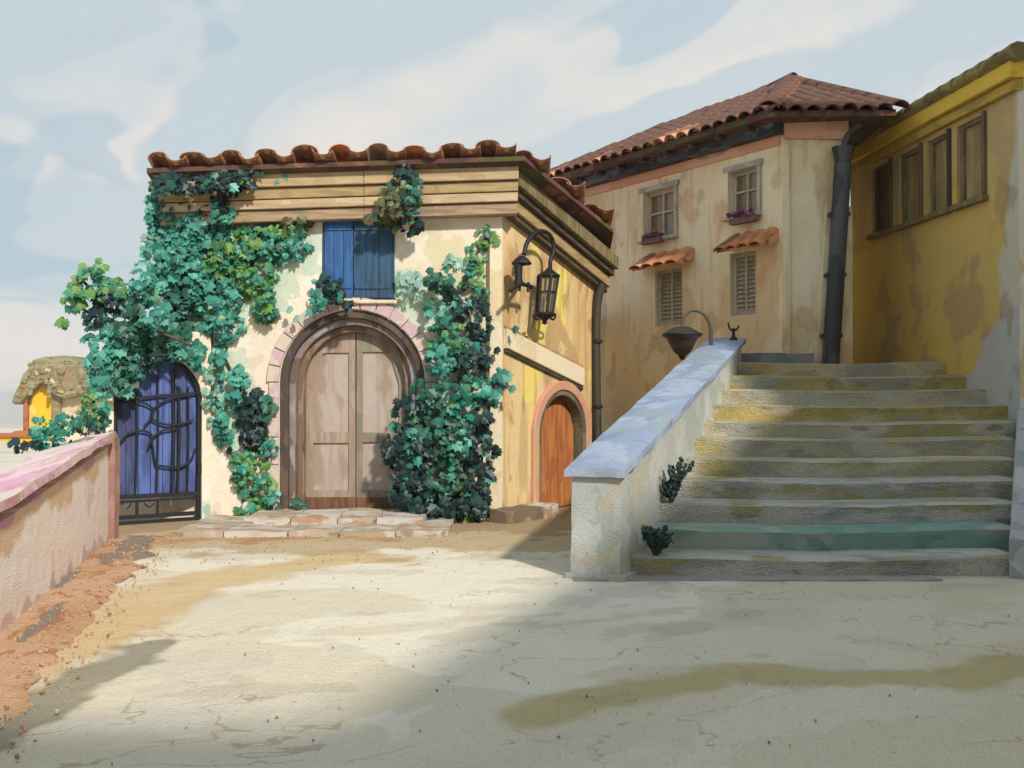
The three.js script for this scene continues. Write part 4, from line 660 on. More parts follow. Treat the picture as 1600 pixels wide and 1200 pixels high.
// ------------------------------------------------------------------ ochre house on the right
{
  const Y = frame(YA[0], -YA[1], YB[0], -YB[1]), H = 5.72;
  const t = thing('ochre_house', 'tall mustard ochre house with a yellow eave and a row of shuttered windows', 'house', V(6.0, 0, -15));
  const sill = Y.uv(1447, 338), tp = Y.uv(1447, 222);
  const wins = [[1364, 1393], [1406, 1441], [1450, 1485], [1497, 1540]].map(([a, b]) => [Y.uv(a, 300)[0], Y.uv(b, 280)[0]]);
  const wallM = M(paint(768, 1024, Y.len, 6, (u, v) => {
    const w = fbm(u * 0.9, v * 0.9, 3, 4); let c = [0.60, 0.42, 0.13];
    c = wash(c, fbm(u * 0.8 + w, v * 0.7 + w, 13, 5), 0.04, [0.64, 0.42, 0.09], 0.8, 0.09, 0.03);
    c = wash(c, fbm(u * 1.1 + w, v * 0.9, 23, 5), 0.10, [0.40, 0.275, 0.13], 0.7, 0.09, 0.04);
    c = wash(c, v - 4.4 + w, 0.1, [0.52, 0.38, 0.19], 0.5, 0.15, 0.06);
    c = wash(c, u - Y.len + 0.42 + 0.6 * fbm(u * 2, v * 0.8, 53, 4) + 0.08 * (3.6 - v), 0.1, [0.55, 0.55, 0.48], 0.8, 0.08, 0.05);   // bare grey plaster at the corner
    c = wash(c, 2.35 - v - (Y.len - 0.7 - u) * 0.8 + 0.9 * fbm(u * 1.3, v * 1.3, 73, 5), 0.1, [0.46, 0.46, 0.45], 0.85, 0.06, 0.08);
    c = wash(c, fbm(u * 1.6, v * 0.8, 63, 5), 0.28, [0.31, 0.23, 0.12], 0.5, 0.06, 0.08);
    return grain(c, u, v, 0.07);
  }));
  part(t, 'street_wall', panel(Y, rect(0, -0.3, Y.len, H), 0.35, wins.map(([a, b]) => rect(a, sill[1], b, tp[1]))), wallM);
  const F2 = frame(YB[0] + 0.001, -YB[1], 10.6, -12.5), pale = M(stained(81, [0.70, 0.62, 0.52], [[[0.75, 0.68, 0.60], 0.03, 0.8, 0.9, 0.6], [[0.60, 0.44, 0.16], 0.22, 0.7, 1.4, 0.4]], { size: 5 }));
  part(t, 'front_wall', panel(F2, rect(0.0, -0.3, F2.len, H), 0.3, []), pale);
  part(t, 'far_wall', [panel(frame(10.6, -17.42, YA[0] + 0.36, -YA[1]), rect(0, -0.3, 4.4, H), 0.3, []), panel(frame(10.6, -12.85, 10.6, -17.4), rect(0, -0.3, 4.5, H), 0.3, [])], pale);
  const fasc = M(stained(82, [0.74, 0.49, 0.06], [[[0.74, 0.50, 0.07], 0.04, 0.8, 1.4, 3], [[0.56, 0.36, 0.05], 0.14, 0.7, 1.6, 3]], { size: 4, px: 384 })), oliveT = M(stained(83, [0.25, 0.19, 0.06], [[[0.14, 0.11, 0.045], 0.04, 0.8, 1.8, 2], [[0.36, 0.27, 0.09], 0.14, 0.7, 2, 2]], { size: 4, px: 384 }));
  part(t, 'fascia_board', panel(Y, rect(-0.02, H - 0.16, Y.len + 0.10, H + 0.06), 0.20, [], 0.15, 0.01), fasc);
  part(t, 'bed_moulding', panel(Y, rect(-0.01, H - 0.30, Y.len + 0.03, H - 0.165), 0.12, [], 0.07, 0.012), M(stained(84, [0.52, 0.36, 0.06], [[[0.36, 0.25, 0.07], 0.05, 0.8, 2, 3]], { size: 4, px: 256 })));
  { const n = 15, p = (Y.len + 0.2) / n; for (let i = 0; i < n; i++) part(t, 'verge_tile', Y.put(boxUV(new THREE.CylinderGeometry(0.105, 0.118, p + 0.05, 9, 1).rotateZ(Math.PI / 2 + 0.03).scale(1, 1, 1.3).translate(-0.04 + p * (i + 0.5), H + 0.125, 0.09))), oliveT); }
  part(t, 'roof', slabRoof(Y, H), mats.brownTile);
  function slabRoof(fr, h) { const a = fr.at(-0.04, h + 0.1, 0.12), b = fr.at(fr.len + 0.12, h + 0.1, 0.12), c = fr.at(fr.len + 0.12, h + 1.1, -4.2), d = fr.at(-0.04, h + 1.1, -4.2); const g = new THREE.BufferGeometry(); g.setAttribute('position', new THREE.Float32BufferAttribute([a, b, c, a, c, d].flatMap((v) => v.toArray()), 3)); g.computeVertexNormals(); return boxUV(g); }
  const bm = [wood(85, [0.36, 0.255, 0.12], [0.25, 0.17, 0.075]), wood(86, [0.42, 0.32, 0.16], [0.30, 0.21, 0.09]), wood(87, [0.18, 0.12, 0.06], [0.11, 0.07, 0.035])];
  wins.forEach(([a, b], i) => {
    const v0 = sill[1], v1 = tp[1], f = part(t, 'window', panel(Y, rect(a + 0.002, v0 + 0.002, b - 0.002, v1 - 0.002), 0.10, [rect(a + 0.07, v0 + 0.05, b - 0.05, v1 - 0.05)], -0.05, 0.005), i === 0 ? bm[2] : mats.oliveWood);
    const n = 3, w = (b - a - 0.12) / n; for (let k = 0; k < n; k++) part(f, 'shutter_board', panel(Y, rect(a + 0.07 + k * w + 0.004, v0 + 0.04, a + 0.07 + (k + 1) * w - 0.004, v1 - 0.04), 0.03, [], -0.10 + 0.006 * (k % 2), 0.003), i === 0 || (i === 2 && k === 2) ? bm[2] : bm[(k + i) % 2]);
    part(f, 'window_jamb', Y.put(rbox(0.06, v1 - v0 + 0.04, 0.07, b + 0.035, (v0 + v1) / 2, 0.015)), i === 2 ? plain([0.06, 0.05, 0.03]) : bm[2]);
    part(f, 'window_sill', Y.put(rbox(b - a + 0.16, 0.075, 0.13, (a + b) / 2 + 0.02, v0 - 0.04, 0.03)), mats.oliveWood);
  });
}

// ------------------------------------------------------------------ lamps
const glass = new THREE.MeshPhysicalMaterial({ color: 0xe8e0cc, transmission: 0.9, thickness: 0, roughness: 0.25, side: THREE.DoubleSide });
{
  const z = 0.30, at = (px, py, zz = z) => { const [u, v] = sideF.uv(px, py, zz); return sideF.at(u, v, zz); };
  const c0 = at(815, 398), t = thing('wall_lantern', 'black iron wall lantern with a swan-neck arm and glazed cage on the golden wall', 'wall lamp', at(840, 430, 0.02));
  // left: capped bracket post with a cross foot
  const pc = at(815, 408), k = 1.05;
  part(t, 'bracket_cap', lathe([[0.0, 0.075], [0.035, 0.07], [0.085, 0.035], [0.135, -0.02], [0.13, -0.045], [0.06, -0.04], [0.05, -0.05]], pc.x, pc.y, pc.z, 16), iron);
  const pe = at(810, 447);
  part(t, 'bracket_post', lathe([[0.052, 0], [0.060, 0.05], [0.050, 0.12], [0.058, pc.y - pe.y - 0.02]].map((q) => q), pe.x, pe.y, pe.z, 12), iron);
  part(t, 'bracket_foot', [tube([at(798, 453), at(812, 444), at(829, 447)], 0.028, 14, 7), tube([at(812, 444), at(812, 455)], 0.02, 4, 6), tube([at(826, 441), at(825, 456)], 0.022, 4, 6)], iron);
  for (const q of [[798, 453], [830, 448]]) part(t, 'foot_knob', boxUV(new THREE.SphereGeometry(0.032, 10, 8).translate(...at(...q).toArray())), iron);
  part(t, 'wall_stay', tube([at(812, 440), at(815, 440, 0.0)], 0.024, 4, 7), iron);
  part(t, 'swan_neck', tube([at(819, 397), at(822, 383), at(830, 369), at(843, 361), at(856, 364), at(864, 376), at(865, 392), at(860, 408), at(860, 422)], 0.030, 50, 9), iron);
  // right: glazed cage
  const tc = at(858, 424), bc = at(851, 492), h = tc.y - bc.y, rt = 0.145, rb = 0.115, lean = (f) => V(mix(bc.x, tc.x, f), mix(bc.y, tc.y, f), mix(bc.z, tc.z, f));
  const cage = part(t, 'lantern_cage', lathe([[0.0, 0.06], [0.03, 0.05], [0.06, 0.02], [rt + 0.015, -0.055], [rt + 0.02, -0.08], [rt - 0.02, -0.07], [0.0, -0.01]], tc.x, tc.y, tc.z, 6), iron);
  for (let i = 0; i < 6; i++) { const a = Math.PI * 2 * i / 6 + 0.3, p = (f, r) => lean(f).add(V(Math.cos(a) * r, 0, Math.sin(a) * r)); part(cage, 'cage_bar', tube([p(0.02, rb), p(0.5, (rt + rb) / 2), p(0.9, rt)], i % 2 ? 0.026 : 0.018, 6, 6), iron); const b = Math.PI * 2 * (i + 1) / 6 + 0.3, p2 = (f, r) => lean(f).add(V(Math.cos(b) * r, 0, Math.sin(b) * r)), g = new THREE.BufferGeometry(), q = [p(0.05, rb - 0.006), p2(0.05, rb - 0.006), p2(0.88, rt - 0.006), p(0.88, rt - 0.006)]; g.setAttribute('position', new THREE.Float32BufferAttribute([q[0], q[1], q[2], q[0], q[2], q[3]].flatMap((v) => v.toArray()), 3)); g.computeVertexNormals(); part(cage, 'glass_pane', boxUV(g), glass); }
  for (const f of [0.03, 0.52, 0.9]) { const c = lean(f), g = new THREE.TorusGeometry(mix(rb, rt, f), f === 0.52 ? 0.011 : 0.02, 6, 24).rotateX(Math.PI / 2).translate(c.x, c.y, c.z); part(cage, 'cage_ring', boxUV(g), iron); }
  part(cage, 'cage_base', lathe([[rb + 0.02, 0.01], [rb + 0.02, -0.02], [0.06, -0.05], [0.03, -0.09], [0.045, -0.11], [0.0, -0.14]], bc.x, bc.y, bc.z, 12), iron);
  for (const s of [-1, 1]) part(cage, 'base_curl', tube([at(851 + s * 4, 494), at(851 + s * 14, 499), at(851 + s * 17, 492), at(851 + s * 11, 489)], 0.016, 14, 6), iron);
  part(cage, 'lamp_glass', boxUV(new THREE.SphereGeometry(0.05, 12, 10).scale(1, 1.6, 1).translate(...lean(0.45).toArray())), plain([0.75, 0.68, 0.52], { roughness: 0.4 }));
}
{
  const parF2 = parF, base = V(...parF2.at(5.35, 2.36, -0.03).toArray());
  const at = (px, py) => { const d = -base.z; return P(px, py, d); };
  const t = thing('parapet_lamp', 'small dark gooseneck lamp with a tapering bell shade by the parapet top', 'lamp', at(1111, 528));
  const olive = plain([0.10, 0.09, 0.06], { roughness: 0.6 });
  part(t, 'gooseneck', tube([at(1112, 545), at(1111, 526), at(1110, 510), at(1104, 495), at(1093, 486), at(1080, 485), at(1071, 493), at(1067, 506), at(1066, 514)], 0.026, 50, 9), olive);
  part(t, 'arm_foot', lathe([[0.055, 0], [0.05, 0.04], [0.03, 0.08], [0.026, 0.12]], at(1112, 546).x, at(1112, 546).y, -base.z, 10).translate(0, 0, 0), iron);
  const c = at(1066, 510), r = F / -base.z, m = (px) => px / r * 1;
  part(t, 'bell_shade', lathe([[0.0, 0], [m(12), -m(1)], [m(20), -m(5)], [m(30), -m(11)], [m(31), -m(15)], [m(24), -m(19)], [m(20), -m(28)], [m(14), -m(39)], [m(6), -m(46)], [m(4), -m(51)], [0.0, -m(53)]], c.x, c.y, c.z, 16), plain([0.035, 0.028, 0.015], { roughness: 0.5 }));
  part(t, 'shade_ring', boxUV(new THREE.TorusGeometry(m(30), m(2), 6, 20).rotateX(Math.PI / 2).translate(c.x, c.y - m(13), c.z)), iron);
}

// ------------------------------------------------------------------ ivy and other plants
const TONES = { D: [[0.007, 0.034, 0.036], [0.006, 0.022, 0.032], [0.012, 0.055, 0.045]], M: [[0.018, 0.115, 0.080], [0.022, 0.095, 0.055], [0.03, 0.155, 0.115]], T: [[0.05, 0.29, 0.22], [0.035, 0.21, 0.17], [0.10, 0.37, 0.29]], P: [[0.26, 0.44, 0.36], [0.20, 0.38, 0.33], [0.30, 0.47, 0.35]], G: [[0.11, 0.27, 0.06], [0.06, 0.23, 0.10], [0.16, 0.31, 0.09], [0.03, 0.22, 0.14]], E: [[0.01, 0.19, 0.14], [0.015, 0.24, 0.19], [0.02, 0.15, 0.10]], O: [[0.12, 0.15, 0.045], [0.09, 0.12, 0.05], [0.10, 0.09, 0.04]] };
const leafG = (() => { // one five-lobed leaf, folded along its midrib, about 1 across
  const o = [[0, -0.42], [0.2, -0.34], [0.46, -0.1], [0.3, 0.08], [0.36, 0.3], [0.12, 0.28], [0, 0.58], [-0.12, 0.28], [-0.36, 0.3], [-0.3, 0.08], [-0.46, -0.1], [-0.2, -0.34]], pos = [], c = [0, 0, 0.05];
  const z = (q) => 0.05 - 0.32 * Math.abs(q[0]) - 0.12 * q[1] * q[1];
  for (let i = 0; i < o.length; i++) { const a = o[i], b = o[(i + 1) % o.length]; pos.push(...c, a[0], a[1], z(a), b[0], b[1], z(b)); }
  const g = new THREE.BufferGeometry(); g.setAttribute('position', new THREE.Float32BufferAttribute(pos, 3)); g.computeVertexNormals(); return boxUV(g);
})();
const roundLeafG = (() => { const pos = [], n = 8, c = [0, 0, 0.04]; for (let i = 0; i < n; i++) { const f = (k) => { const t = k / n * Math.PI * 2; return [0.34 * Math.cos(t), 0.5 * Math.sin(t), -0.2 * Math.abs(Math.cos(t)) * 0.34 - 0.1 * Math.sin(t) ** 2]; }; pos.push(...c, ...f(i), ...f(i + 1)); } const g = new THREE.BufferGeometry(); g.setAttribute('position', new THREE.Float32BufferAttribute(pos, 3)); g.computeVertexNormals(); return boxUV(g); })();
const leafMat = new THREE.MeshPhysicalMaterial({ color: 0xffffff, roughness: 0.5, side: THREE.DoubleSide, transmission: 0.12, thickness: 0 });
const leafTone = Object.fromEntries(Object.entries(TONES).map(([k, v]) => [k, plain(v[0], { roughness: 0.5 })]));
const Q = new THREE.Quaternion(), EU = new THREE.Euler();
function foliage(t, name, spots, r, geo = leafG) {
  const im = new THREE.InstancedMesh(geo, leafMat, spots.length), b = bases.get(t), m = new THREE.Matrix4(), c = new THREE.Color();
  spots.forEach((s, i) => {
    Q.setFromEuler(EU.set((r() - 0.5) * 1.3 - 0.35 + (s.rx ?? 0), (r() - 0.5) * 1.5 + (s.ry ?? 0), (r() - 0.5) * 2.4 + Math.PI, 'YXZ'));
    const k = s.size * (0.45 + 1.0 * r() * r() + 0.25 * r()); m.compose(s.p.clone().sub(b), Q, V(k, k, k)); im.setMatrixAt(i, m);
    const tone = TONES[s.tone], q = tone[Math.floor(r() * tone.length)], f = 0.75 + 0.5 * r(); im.setColorAt(i, c.setRGB(q[0] * f, q[1] * f, q[2] * f));
  });
  im.name = name; im.userData.kind = 'stuff'; shadow(im); t.add(im); return im;
}
// leaves of one climbing plant: blobs on a wall d away, swelling outward
function climber(label, cat, blobs, dist, o = {}) {
  const r = rng(o.seed ?? 1), [bx, by] = o.base ?? [blobs[0][0], blobs[0][1]];
  const t = thing(o.name ?? 'ivy', label, cat, P(bx, by, typeof dist === 'function' ? dist(bx, by) : dist)), spots = [], D = typeof dist === 'function' ? dist : () => dist;
  for (const [px, py, rx, ry, tone] of blobs) {
    const n = Math.round(Math.PI * rx * ry * (o.density ?? 1) / (tone === 'P' ? 62 : 34));
    for (let i = 0; i < n; i++) {
      const a = r() * Math.PI * 2, q = Math.sqrt(r()) * (1 + 0.22 * noise(Math.cos(a) * 2 + px, Math.sin(a) * 2 + py, 3) + 0.16 * (r() - 0.5)), x = px + Math.cos(a) * q * rx, y = py + Math.sin(a) * q * ry;
      if (noise(x * 0.055, y * 0.055, 11) < (tone === 'P' ? -0.05 : o.gap ?? -0.13) - 0.25 * (1 - q)) continue;
      const out = 0.02 + (o.bulge ?? 0.2) * Math.max(0, 1 - q * q) * Math.sqrt(r()) * (tone === 'P' ? 0.3 : 1);
      spots.push({ p: P(x, y, D(x, y) - out - (o.off ?? 0)), tone: r() < 0.1 ? 'MTGE'[Math.floor(r() * 4)] : tone, size: o.size ?? 0.14, ry: o.ry });
    }
  }
  foliage(t, 'foliage', spots, r);
  for (const s of o.stems ?? []) part(t, 'stem', tube(s.map(([x, y]) => P(x, y, D(x, y) - 0.025 - (o.off ?? 0))), o.stemR ?? 0.02, 24, 6), mats.darkWood);
  for (const [x, y, tone] of o.loose ?? []) { const m = piece(t, 'leaf', leafG, leafTone[tone], new THREE.Matrix4().compose(P(x, y, D(x, y) - 0.06 - (o.off ?? 0)), new THREE.Quaternion().setFromEuler(new THREE.Euler(-0.3, (r() - 0.5), Math.PI + (r() - 0.5) * 2)), V(0.13, 0.15, 0.13))); m.name = 'leaf'; }
  return t;
}
const IV = 'climbing ivy';
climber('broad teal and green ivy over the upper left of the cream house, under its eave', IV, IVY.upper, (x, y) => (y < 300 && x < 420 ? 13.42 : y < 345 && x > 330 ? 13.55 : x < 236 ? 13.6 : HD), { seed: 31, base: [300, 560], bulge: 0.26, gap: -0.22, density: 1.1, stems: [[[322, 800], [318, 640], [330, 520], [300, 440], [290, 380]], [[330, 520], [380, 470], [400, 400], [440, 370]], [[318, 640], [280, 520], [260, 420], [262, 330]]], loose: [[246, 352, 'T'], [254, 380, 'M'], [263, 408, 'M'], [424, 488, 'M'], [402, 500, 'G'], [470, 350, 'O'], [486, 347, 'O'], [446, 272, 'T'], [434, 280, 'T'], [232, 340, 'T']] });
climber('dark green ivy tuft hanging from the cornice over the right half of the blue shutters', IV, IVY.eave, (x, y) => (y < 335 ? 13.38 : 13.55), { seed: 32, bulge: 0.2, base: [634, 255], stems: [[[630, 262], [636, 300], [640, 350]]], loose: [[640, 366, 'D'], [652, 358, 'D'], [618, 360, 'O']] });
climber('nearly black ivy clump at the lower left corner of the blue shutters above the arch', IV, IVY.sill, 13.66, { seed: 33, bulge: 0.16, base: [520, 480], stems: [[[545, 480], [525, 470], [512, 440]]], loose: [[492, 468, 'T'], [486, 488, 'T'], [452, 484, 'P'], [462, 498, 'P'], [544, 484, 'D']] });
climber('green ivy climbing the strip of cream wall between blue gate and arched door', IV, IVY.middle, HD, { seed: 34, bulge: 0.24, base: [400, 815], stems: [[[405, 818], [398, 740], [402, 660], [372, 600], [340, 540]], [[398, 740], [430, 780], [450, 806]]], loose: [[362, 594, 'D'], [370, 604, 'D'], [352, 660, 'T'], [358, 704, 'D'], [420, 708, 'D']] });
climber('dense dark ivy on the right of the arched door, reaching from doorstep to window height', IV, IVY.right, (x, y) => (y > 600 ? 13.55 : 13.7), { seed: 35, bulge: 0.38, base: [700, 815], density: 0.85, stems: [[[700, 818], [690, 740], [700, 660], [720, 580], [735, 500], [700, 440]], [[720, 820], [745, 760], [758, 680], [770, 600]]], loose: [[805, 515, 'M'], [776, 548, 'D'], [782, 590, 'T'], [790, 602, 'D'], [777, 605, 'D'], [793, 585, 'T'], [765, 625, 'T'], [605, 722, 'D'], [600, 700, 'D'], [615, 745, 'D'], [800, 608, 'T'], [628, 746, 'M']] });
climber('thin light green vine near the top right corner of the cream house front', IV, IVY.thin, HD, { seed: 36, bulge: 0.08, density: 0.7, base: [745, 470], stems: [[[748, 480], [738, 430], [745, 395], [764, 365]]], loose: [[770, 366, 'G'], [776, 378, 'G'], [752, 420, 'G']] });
const gd = () => 13.0;
climber('teal ivy draped over the top of the garden gate wall around the blue arch', IV, [[200, 540, 44, 30, 'T'], [160, 560, 24, 40, 'T'], [230, 530, 40, 26, 'M'], [285, 545, 30, 18, 'T'], [230, 560, 26, 20, 'D'], [205, 580, 22, 24, 'M'], [196, 605, 16, 20, 'M'], [160, 600, 18, 30, 'T'], [310, 560, 18, 22, 'T'], [326, 620, 10, 50, 'P'], [150, 580, 20, 24, 'P'], [265, 528, 40, 16, 'M']], (x, y) => 12.78 + (x - 150) * 0.0055, { seed: 37, bulge: 0.2, off: 0.05, gap: -0.22, base: [190, 640], stems: [[[165, 690], [160, 620], [185, 560], [240, 535], [310, 545]]], loose: [[216, 545, 'D'], [196, 588, 'D'], [180, 585, 'M'], [136, 566, 'T'], [148, 552, 'T'], [178, 612, 'M']] });
climber('bushy spray of light green and navy leaves jutting left from the ivy against the sky', IV, [[140, 430, 24, 20, 'G'], [112, 458, 16, 18, 'G'], [150, 455, 40, 24, 'G'], [190, 458, 26, 14, 'G'], [172, 470, 26, 20, 'D'], [205, 480, 26, 20, 'M'], [150, 495, 32, 16, 'D'], [120, 478, 18, 12, 'G'], [102, 502, 11, 9, 'G'], [180, 505, 30, 16, 'M'], [230, 500, 34, 28, 'T'], [170, 525, 34, 24, 'T'], [200, 520, 40, 24, 'M'], [228, 450, 26, 36, 'T'], [220, 450, 20, 20, 'T']], 12.95, { seed: 38, bulge: 0.35, base: [230, 510], stems: [[[300, 540], [230, 510], [170, 480], [130, 440]], [[230, 510], [160, 500], [110, 470]]], loose: [[153, 408, 'G'], [124, 435, 'G'], [163, 418, 'G'], [108, 447, 'G'], [98, 470, 'G'], [215, 458, 'G'], [96, 505, 'G'], [178, 440, 'G']] });
// plants behind the pink wall
climber('dark emerald bush spilling over the pink wall in front of the far hut', 'bush', [[40, 694, 26, 12, 'D'], [75, 684, 34, 16, 'E'], [100, 668, 26, 18, 'E'], [70, 664, 16, 12, 'G'], [120, 660, 20, 14, 'M'], [60, 676, 18, 10, 'T'], [135, 668, 16, 12, 'D']], 11.2, { name: 'bush', seed: 39, bulge: 0.3, size: 0.09, base: [80, 690], density: 1.1, stems: [[[90, 720], [85, 690], [100, 664]], [[85, 720], [60, 690], [40, 694]]] });
climber('mid green shrub between the far hut and the blue gate', 'shrub', [[150, 640, 22, 22, 'G'], [142, 622, 16, 14, 'G'], [162, 632, 14, 22, 'T'], [128, 655, 16, 12, 'G'], [156, 660, 18, 10, 'M']], 11.9, { name: 'shrub', seed: 40, bulge: 0.35, size: 0.09, base: [150, 670], stems: [[[152, 720], [150, 660], [146, 626]], [[152, 690], [162, 640]]] });
// tufts at the foot of the parapet, growing in the corners of the steps
{
  const tuft = (label, x, d, y, h, w, n, seed, tone) => {
    const t = thing('weed_tuft', label, 'plant', V(x, y, -d)), r = rng(seed), spots = [];
    const sprigs = Array.from({ length: 16 }, () => [r() * 6.28, 0.25 + 0.75 * r(), 0.4 + 0.6 * r()]);
    for (let i = 0; i < n; i++) { const [a, q, hh] = sprigs[i % 16], k = r(), j = 0.05 * k; spots.push({ p: V(x + Math.cos(a) * q * w * k ** 0.8 + (r() - 0.5) * j, y + 0.02 + hh * h * k * (1.25 - 0.35 * k * q) + (r() - 0.5) * j, -d + Math.sin(a) * q * w * 0.55 * k + (r() - 0.5) * j), tone: r() < 0.15 ? 'M' : tone, size: 0.05 }); }
    foliage(t, 'foliage', spots, r, roundLeafG);
    for (let i = 0; i < 5; i++) { const a = r() * 6.28; part(t, 'stem', tube([V(x, y, -d), V(x + Math.cos(a) * w * 0.3, y + h * 0.5, -d + Math.sin(a) * w * 0.2), V(x + Math.cos(a) * w * 0.7, y + h * 0.9, -d + Math.sin(a) * w * 0.4)], 0.005, 8, 5), mats.darkWood); }
  };
  tuft('small dark weed tuft at the foot of the parapet on the lowest step', 1.33, 9.5, 0.18, 0.26, 0.2, 420, 51, 'D');
  tuft('larger dark weed tuft against the parapet, third step up the stairs', 1.62, 10.42, 0.58, 0.40, 0.3, 700, 52, 'D');
}
// purple flowers on the two upper sills of the tan house
{
  const L = frame(1.0, -19.5, 3.96, -15.0), pet = [plain([0.20, 0.05, 0.14]), plain([0.30, 0.12, 0.22]), plain([0.16, 0.02, 0.06])];
  [[1020, 372, 'trailing dark red flowers on the left upper window sill of the tan house', 0.40], [1163, 339, 'mound of purple flowers on the right upper window sill of the tan house', 0.46]].forEach(([px, py, label, w], j) => {
    const [u, v] = L.uv(px, py, 0.14), c = L.at(u, v, 0.14), t = thing('flower_trough', label, 'flowers', c), r = rng(60 + j);
    part(t, 'trough', L.put(rbox(w + 0.06, 0.09, 0.12, u, v - 0.045, 0.14, 0.015)), plain([0.18, 0.10, 0.10]));
    for (let i = 0; i < 26; i++) { const x = u + (r() - 0.5) * w, y = v + 0.02 + r() * 0.09, z = 0.14 + (r() - 0.4) * 0.16; part(t, 'flower', L.put(boxUV(new THREE.IcosahedronGeometry(0.028 + 0.02 * r(), 0).scale(1, 0.7, 1).rotateY(r() * 3).translate(x, y, z))), pet[Math.floor(r() * 3)]); }
    const spots = []; for (let i = 0; i < 60; i++) spots.push({ p: L.at(u + (r() - 0.5) * w, v - 0.03 + r() * 0.09, 0.16 + (r() - 0.5) * 0.14), tone: 'O', size: 0.05 });
    foliage(t, 'foliage', spots, r, roundLeafG);
  });
}

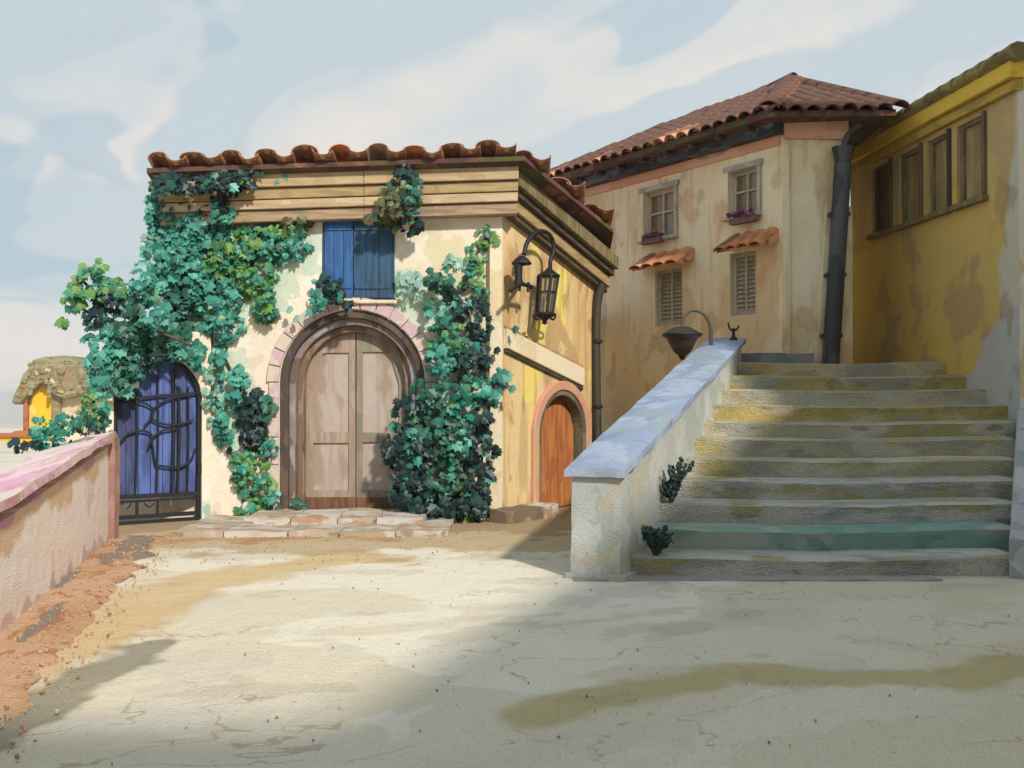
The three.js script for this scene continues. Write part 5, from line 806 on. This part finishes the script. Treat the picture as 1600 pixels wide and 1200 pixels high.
// ------------------------------------------------------------------ far hut and field wall
{
  const d = 41, at = (px, py, dd = d) => P(px, py, dd), t = thing('far_hut', 'small far ochre hut with a shaggy olive thatched roof and yellow doorway', 'hut', at(88, 682));
  const ochre = M(stained(91, [0.62, 0.50, 0.32], [[[0.40, 0.30, 0.16], 0.04, 0.8, 1.2], [[0.70, 0.62, 0.5], 0.1, 0.8, 1.6]], { size: 4, px: 256 })), yellow = M(stained(92, [0.80, 0.48, 0.03], [[[0.80, 0.62, 0.22], 0.12, 0.8, 2, 0.5]], { size: 3, px: 256 })), thatch = M(stained(93, [0.27, 0.23, 0.13], [[[0.36, 0.33, 0.19], 0.04, 0.8, 2, 3], [[0.34, 0.17, 0.07], 0.14, 0.8, 1.6], [[0.16, 0.11, 0.07], 0.2, 0.7, 3, 3]], { size: 3, px: 384 }), { bumpScale: 0.05 }), red = M(stained(94, [0.40, 0.15, 0.07], [[[0.26, 0.09, 0.05], 0.05, 0.7, 3]], { size: 2, px: 256 }));
  const fr = frame(at(42, 682).x, -d, at(134, 682).x, -d - 0.001), X = (px, py) => fr.uv(px, py);
  const pts = (l) => l.map(([a, b]) => X(a, b));
  part(t, 'front_wall', panel(fr, pts([[42, 700], [132, 700], [132, 622], [112, 600], [60, 600], [42, 630]]), 2.2, [pts([[50, 700], [81, 700], [81, 622], [70, 606], [58, 616], [50, 630]])]), ochre);
  part(t, 'doorway', panel(fr, pts([[48, 700], [83, 700], [83, 620], [70, 602], [56, 612], [48, 628]]), 0.08, [], 0.03), yellow);
  for (const [a, b] of [[39, 46], [83, 97]]) part(t, a < 50 ? 'corner_post' : 'front_post', panel(fr, pts([[a, 700], [b, 700], [b, 618], [a, 624]]), 0.2, [], 0.14, 0.02), a < 50 ? red : thatch);
  // thatched roof, broken outline, layered
  const oy = -0.15, outline = (k) => pts([[27, 628], [30, 616], [38, 602], [47, 586], [56, 576], [50, 571], [53, 567], [60, 567], [61, 562], [78, 558], [107, 556], [109, 560], [117, 561], [126, 566], [134, 580], [142, 596], [150, 606], [152, 614], [146, 618], [128, 619], [108, 624], [90, 616], [78, 602], [70, 600], [60, 608], [50, 616], [40, 630], [31, 632]]);
  const roof = part(t, 'roof', panel(fr, outline(0), 2.6, [], 0.42, 0.05), thatch), r = rng(91);
  for (let i = 0; i < 46; i++) { const u = X(36 + r() * 110, 600)[0], px = 36 + r() * 110, py = 568 + r() * 44, yTop = 556 + Math.abs(px - 90) * 0.42; if (py < yTop + 6) continue; const [a, b] = X(px, py), g = new THREE.BoxGeometry(0.10 + r() * 0.16, 0.34 + r() * 0.4, 0.05, 2, 2, 1); wobble(g, 0.03, 4, i); part(roof, 'thatch_bundle', fr.put(boxUV(g.rotateZ((px - 90) * 0.007 + (r() - 0.5) * 0.4).rotateX(-0.15).translate(a, b, 0.44 + r() * 0.06))), thatch); }
  for (const [a, b, c] of [[66, 583, 0.5], [84, 579, 1.3], [91, 596, 0.9], [104, 612, 1.35]]) { const [u, v] = X(a, b); part(roof, 'pale_batten', fr.put(boxUV(new RoundedBoxGeometry(0.11, 0.22, 0.06, 1, 0.02).rotateZ(c).translate(u, v, 0.52))), ochre); }
  part(t, 'gable_patch', panel(fr, pts([[112, 578], [124, 592], [136, 606], [112, 610], [104, 602]]), 0.05, [], 0.49, 0.01), M(stained(96, [0.32, 0.20, 0.11], [[[0.40, 0.2, 0.09], 0.02, 0.8, 1.6], [[0.27, 0.23, 0.13], 0.1, 0.8, 2]], { size: 2, px: 256 })));
  const w = thing('field_wall', 'low far yellow field wall with a rust red coping at the left edge', 'wall', at(10, 702)), f2 = frame(at(-60, 690).x, -d + 0.4, at(56, 690).x, -d + 0.4), Y2 = (l) => l.map(([a, b]) => f2.uv(a, b));
  part(w, 'wall_face', panel(f2, Y2([[-60, 712], [50, 712], [50, 682], [-60, 682]]), 0.5, []), yellow);
  part(w, 'coping', panel(f2, Y2([[-60, 684], [55, 683], [55, 674], [26, 673], [18, 677], [-60, 677.5]]), 0.7, [], 0.1, 0.02), red);
}

// ------------------------------------------------------------------ unseen houses behind and right of the viewer, shaped to shade plaza and stairs
{
  const m = M(stained(95, [0.74, 0.67, 0.55], [[[0.78, 0.71, 0.6], 0.05, 0.8, 0.8]], { size: 6, px: 384 }));
  const plainHouse = (label, foot, h) => {
    const t = thing('unseen_shade_house', label, 'house', V(foot[0][0], 0, foot[0][1])), s = extrude(foot.map(([x, z]) => [x, -z]), h).rotateX(-Math.PI / 2);
    part(t, 'wall', boxUV(s.translate(0, -0.1, 0)), m);
    const r = extrude(foot.map(([x, z]) => [x, -z]), 0.12, [], -0.001).rotateX(-Math.PI / 2); part(t, 'roof', boxUV(r.translate(0, h - 0.098, 0)), mats.brownTile);
    const [a, b] = [foot[0], foot[1]], fr = frame(a[0], a[1], b[0], b[1]), n = Math.floor(fr.len / 2.6);
    for (let i = 0; i < n; i++) { const u = fr.len * (i + 0.5) / n, f = part(t, 'window', panel(fr, rect(u - 0.45, 2.9, u + 0.45, 4.2), 0.05, [rect(u - 0.38, 2.97, u + 0.38, 4.13)], 0.052, 0.005), mats.oliveWood); part(f, 'shutter', panel(fr, rect(u - 0.37, 2.98, u + 0.37, 4.12), 0.03, [], 0.035), mats.blue2); }
  };
  plainHouse('unseen cream house right of the viewer, shaped to shade the plaza and stairs', [[5.9, -8.9], [1.75, 2.6], [5.85, 4.1], [10.0, -7.4]], 5.25);
  plainHouse('added unseen tall cream block beyond the right edge, shading the tan end wall', [[6.75, -9.35], [6.45, -7.2], [10.6, -6.6], [10.9, -8.75]], 10.6);  // added out of view, sized only to throw shade on the end wall
  plainHouse('unseen cream house behind the viewer, placed to shade the near plaza', [[2.6, 1.95], [-4.4, 1.95], [-4.4, 8.0], [2.6, 8.0]], 5.9);
}

scene.fog = new THREE.FogExp2(new THREE.Color(0.9, 0.88, 0.86), 0.0004);
renderer.render(scene, camera);
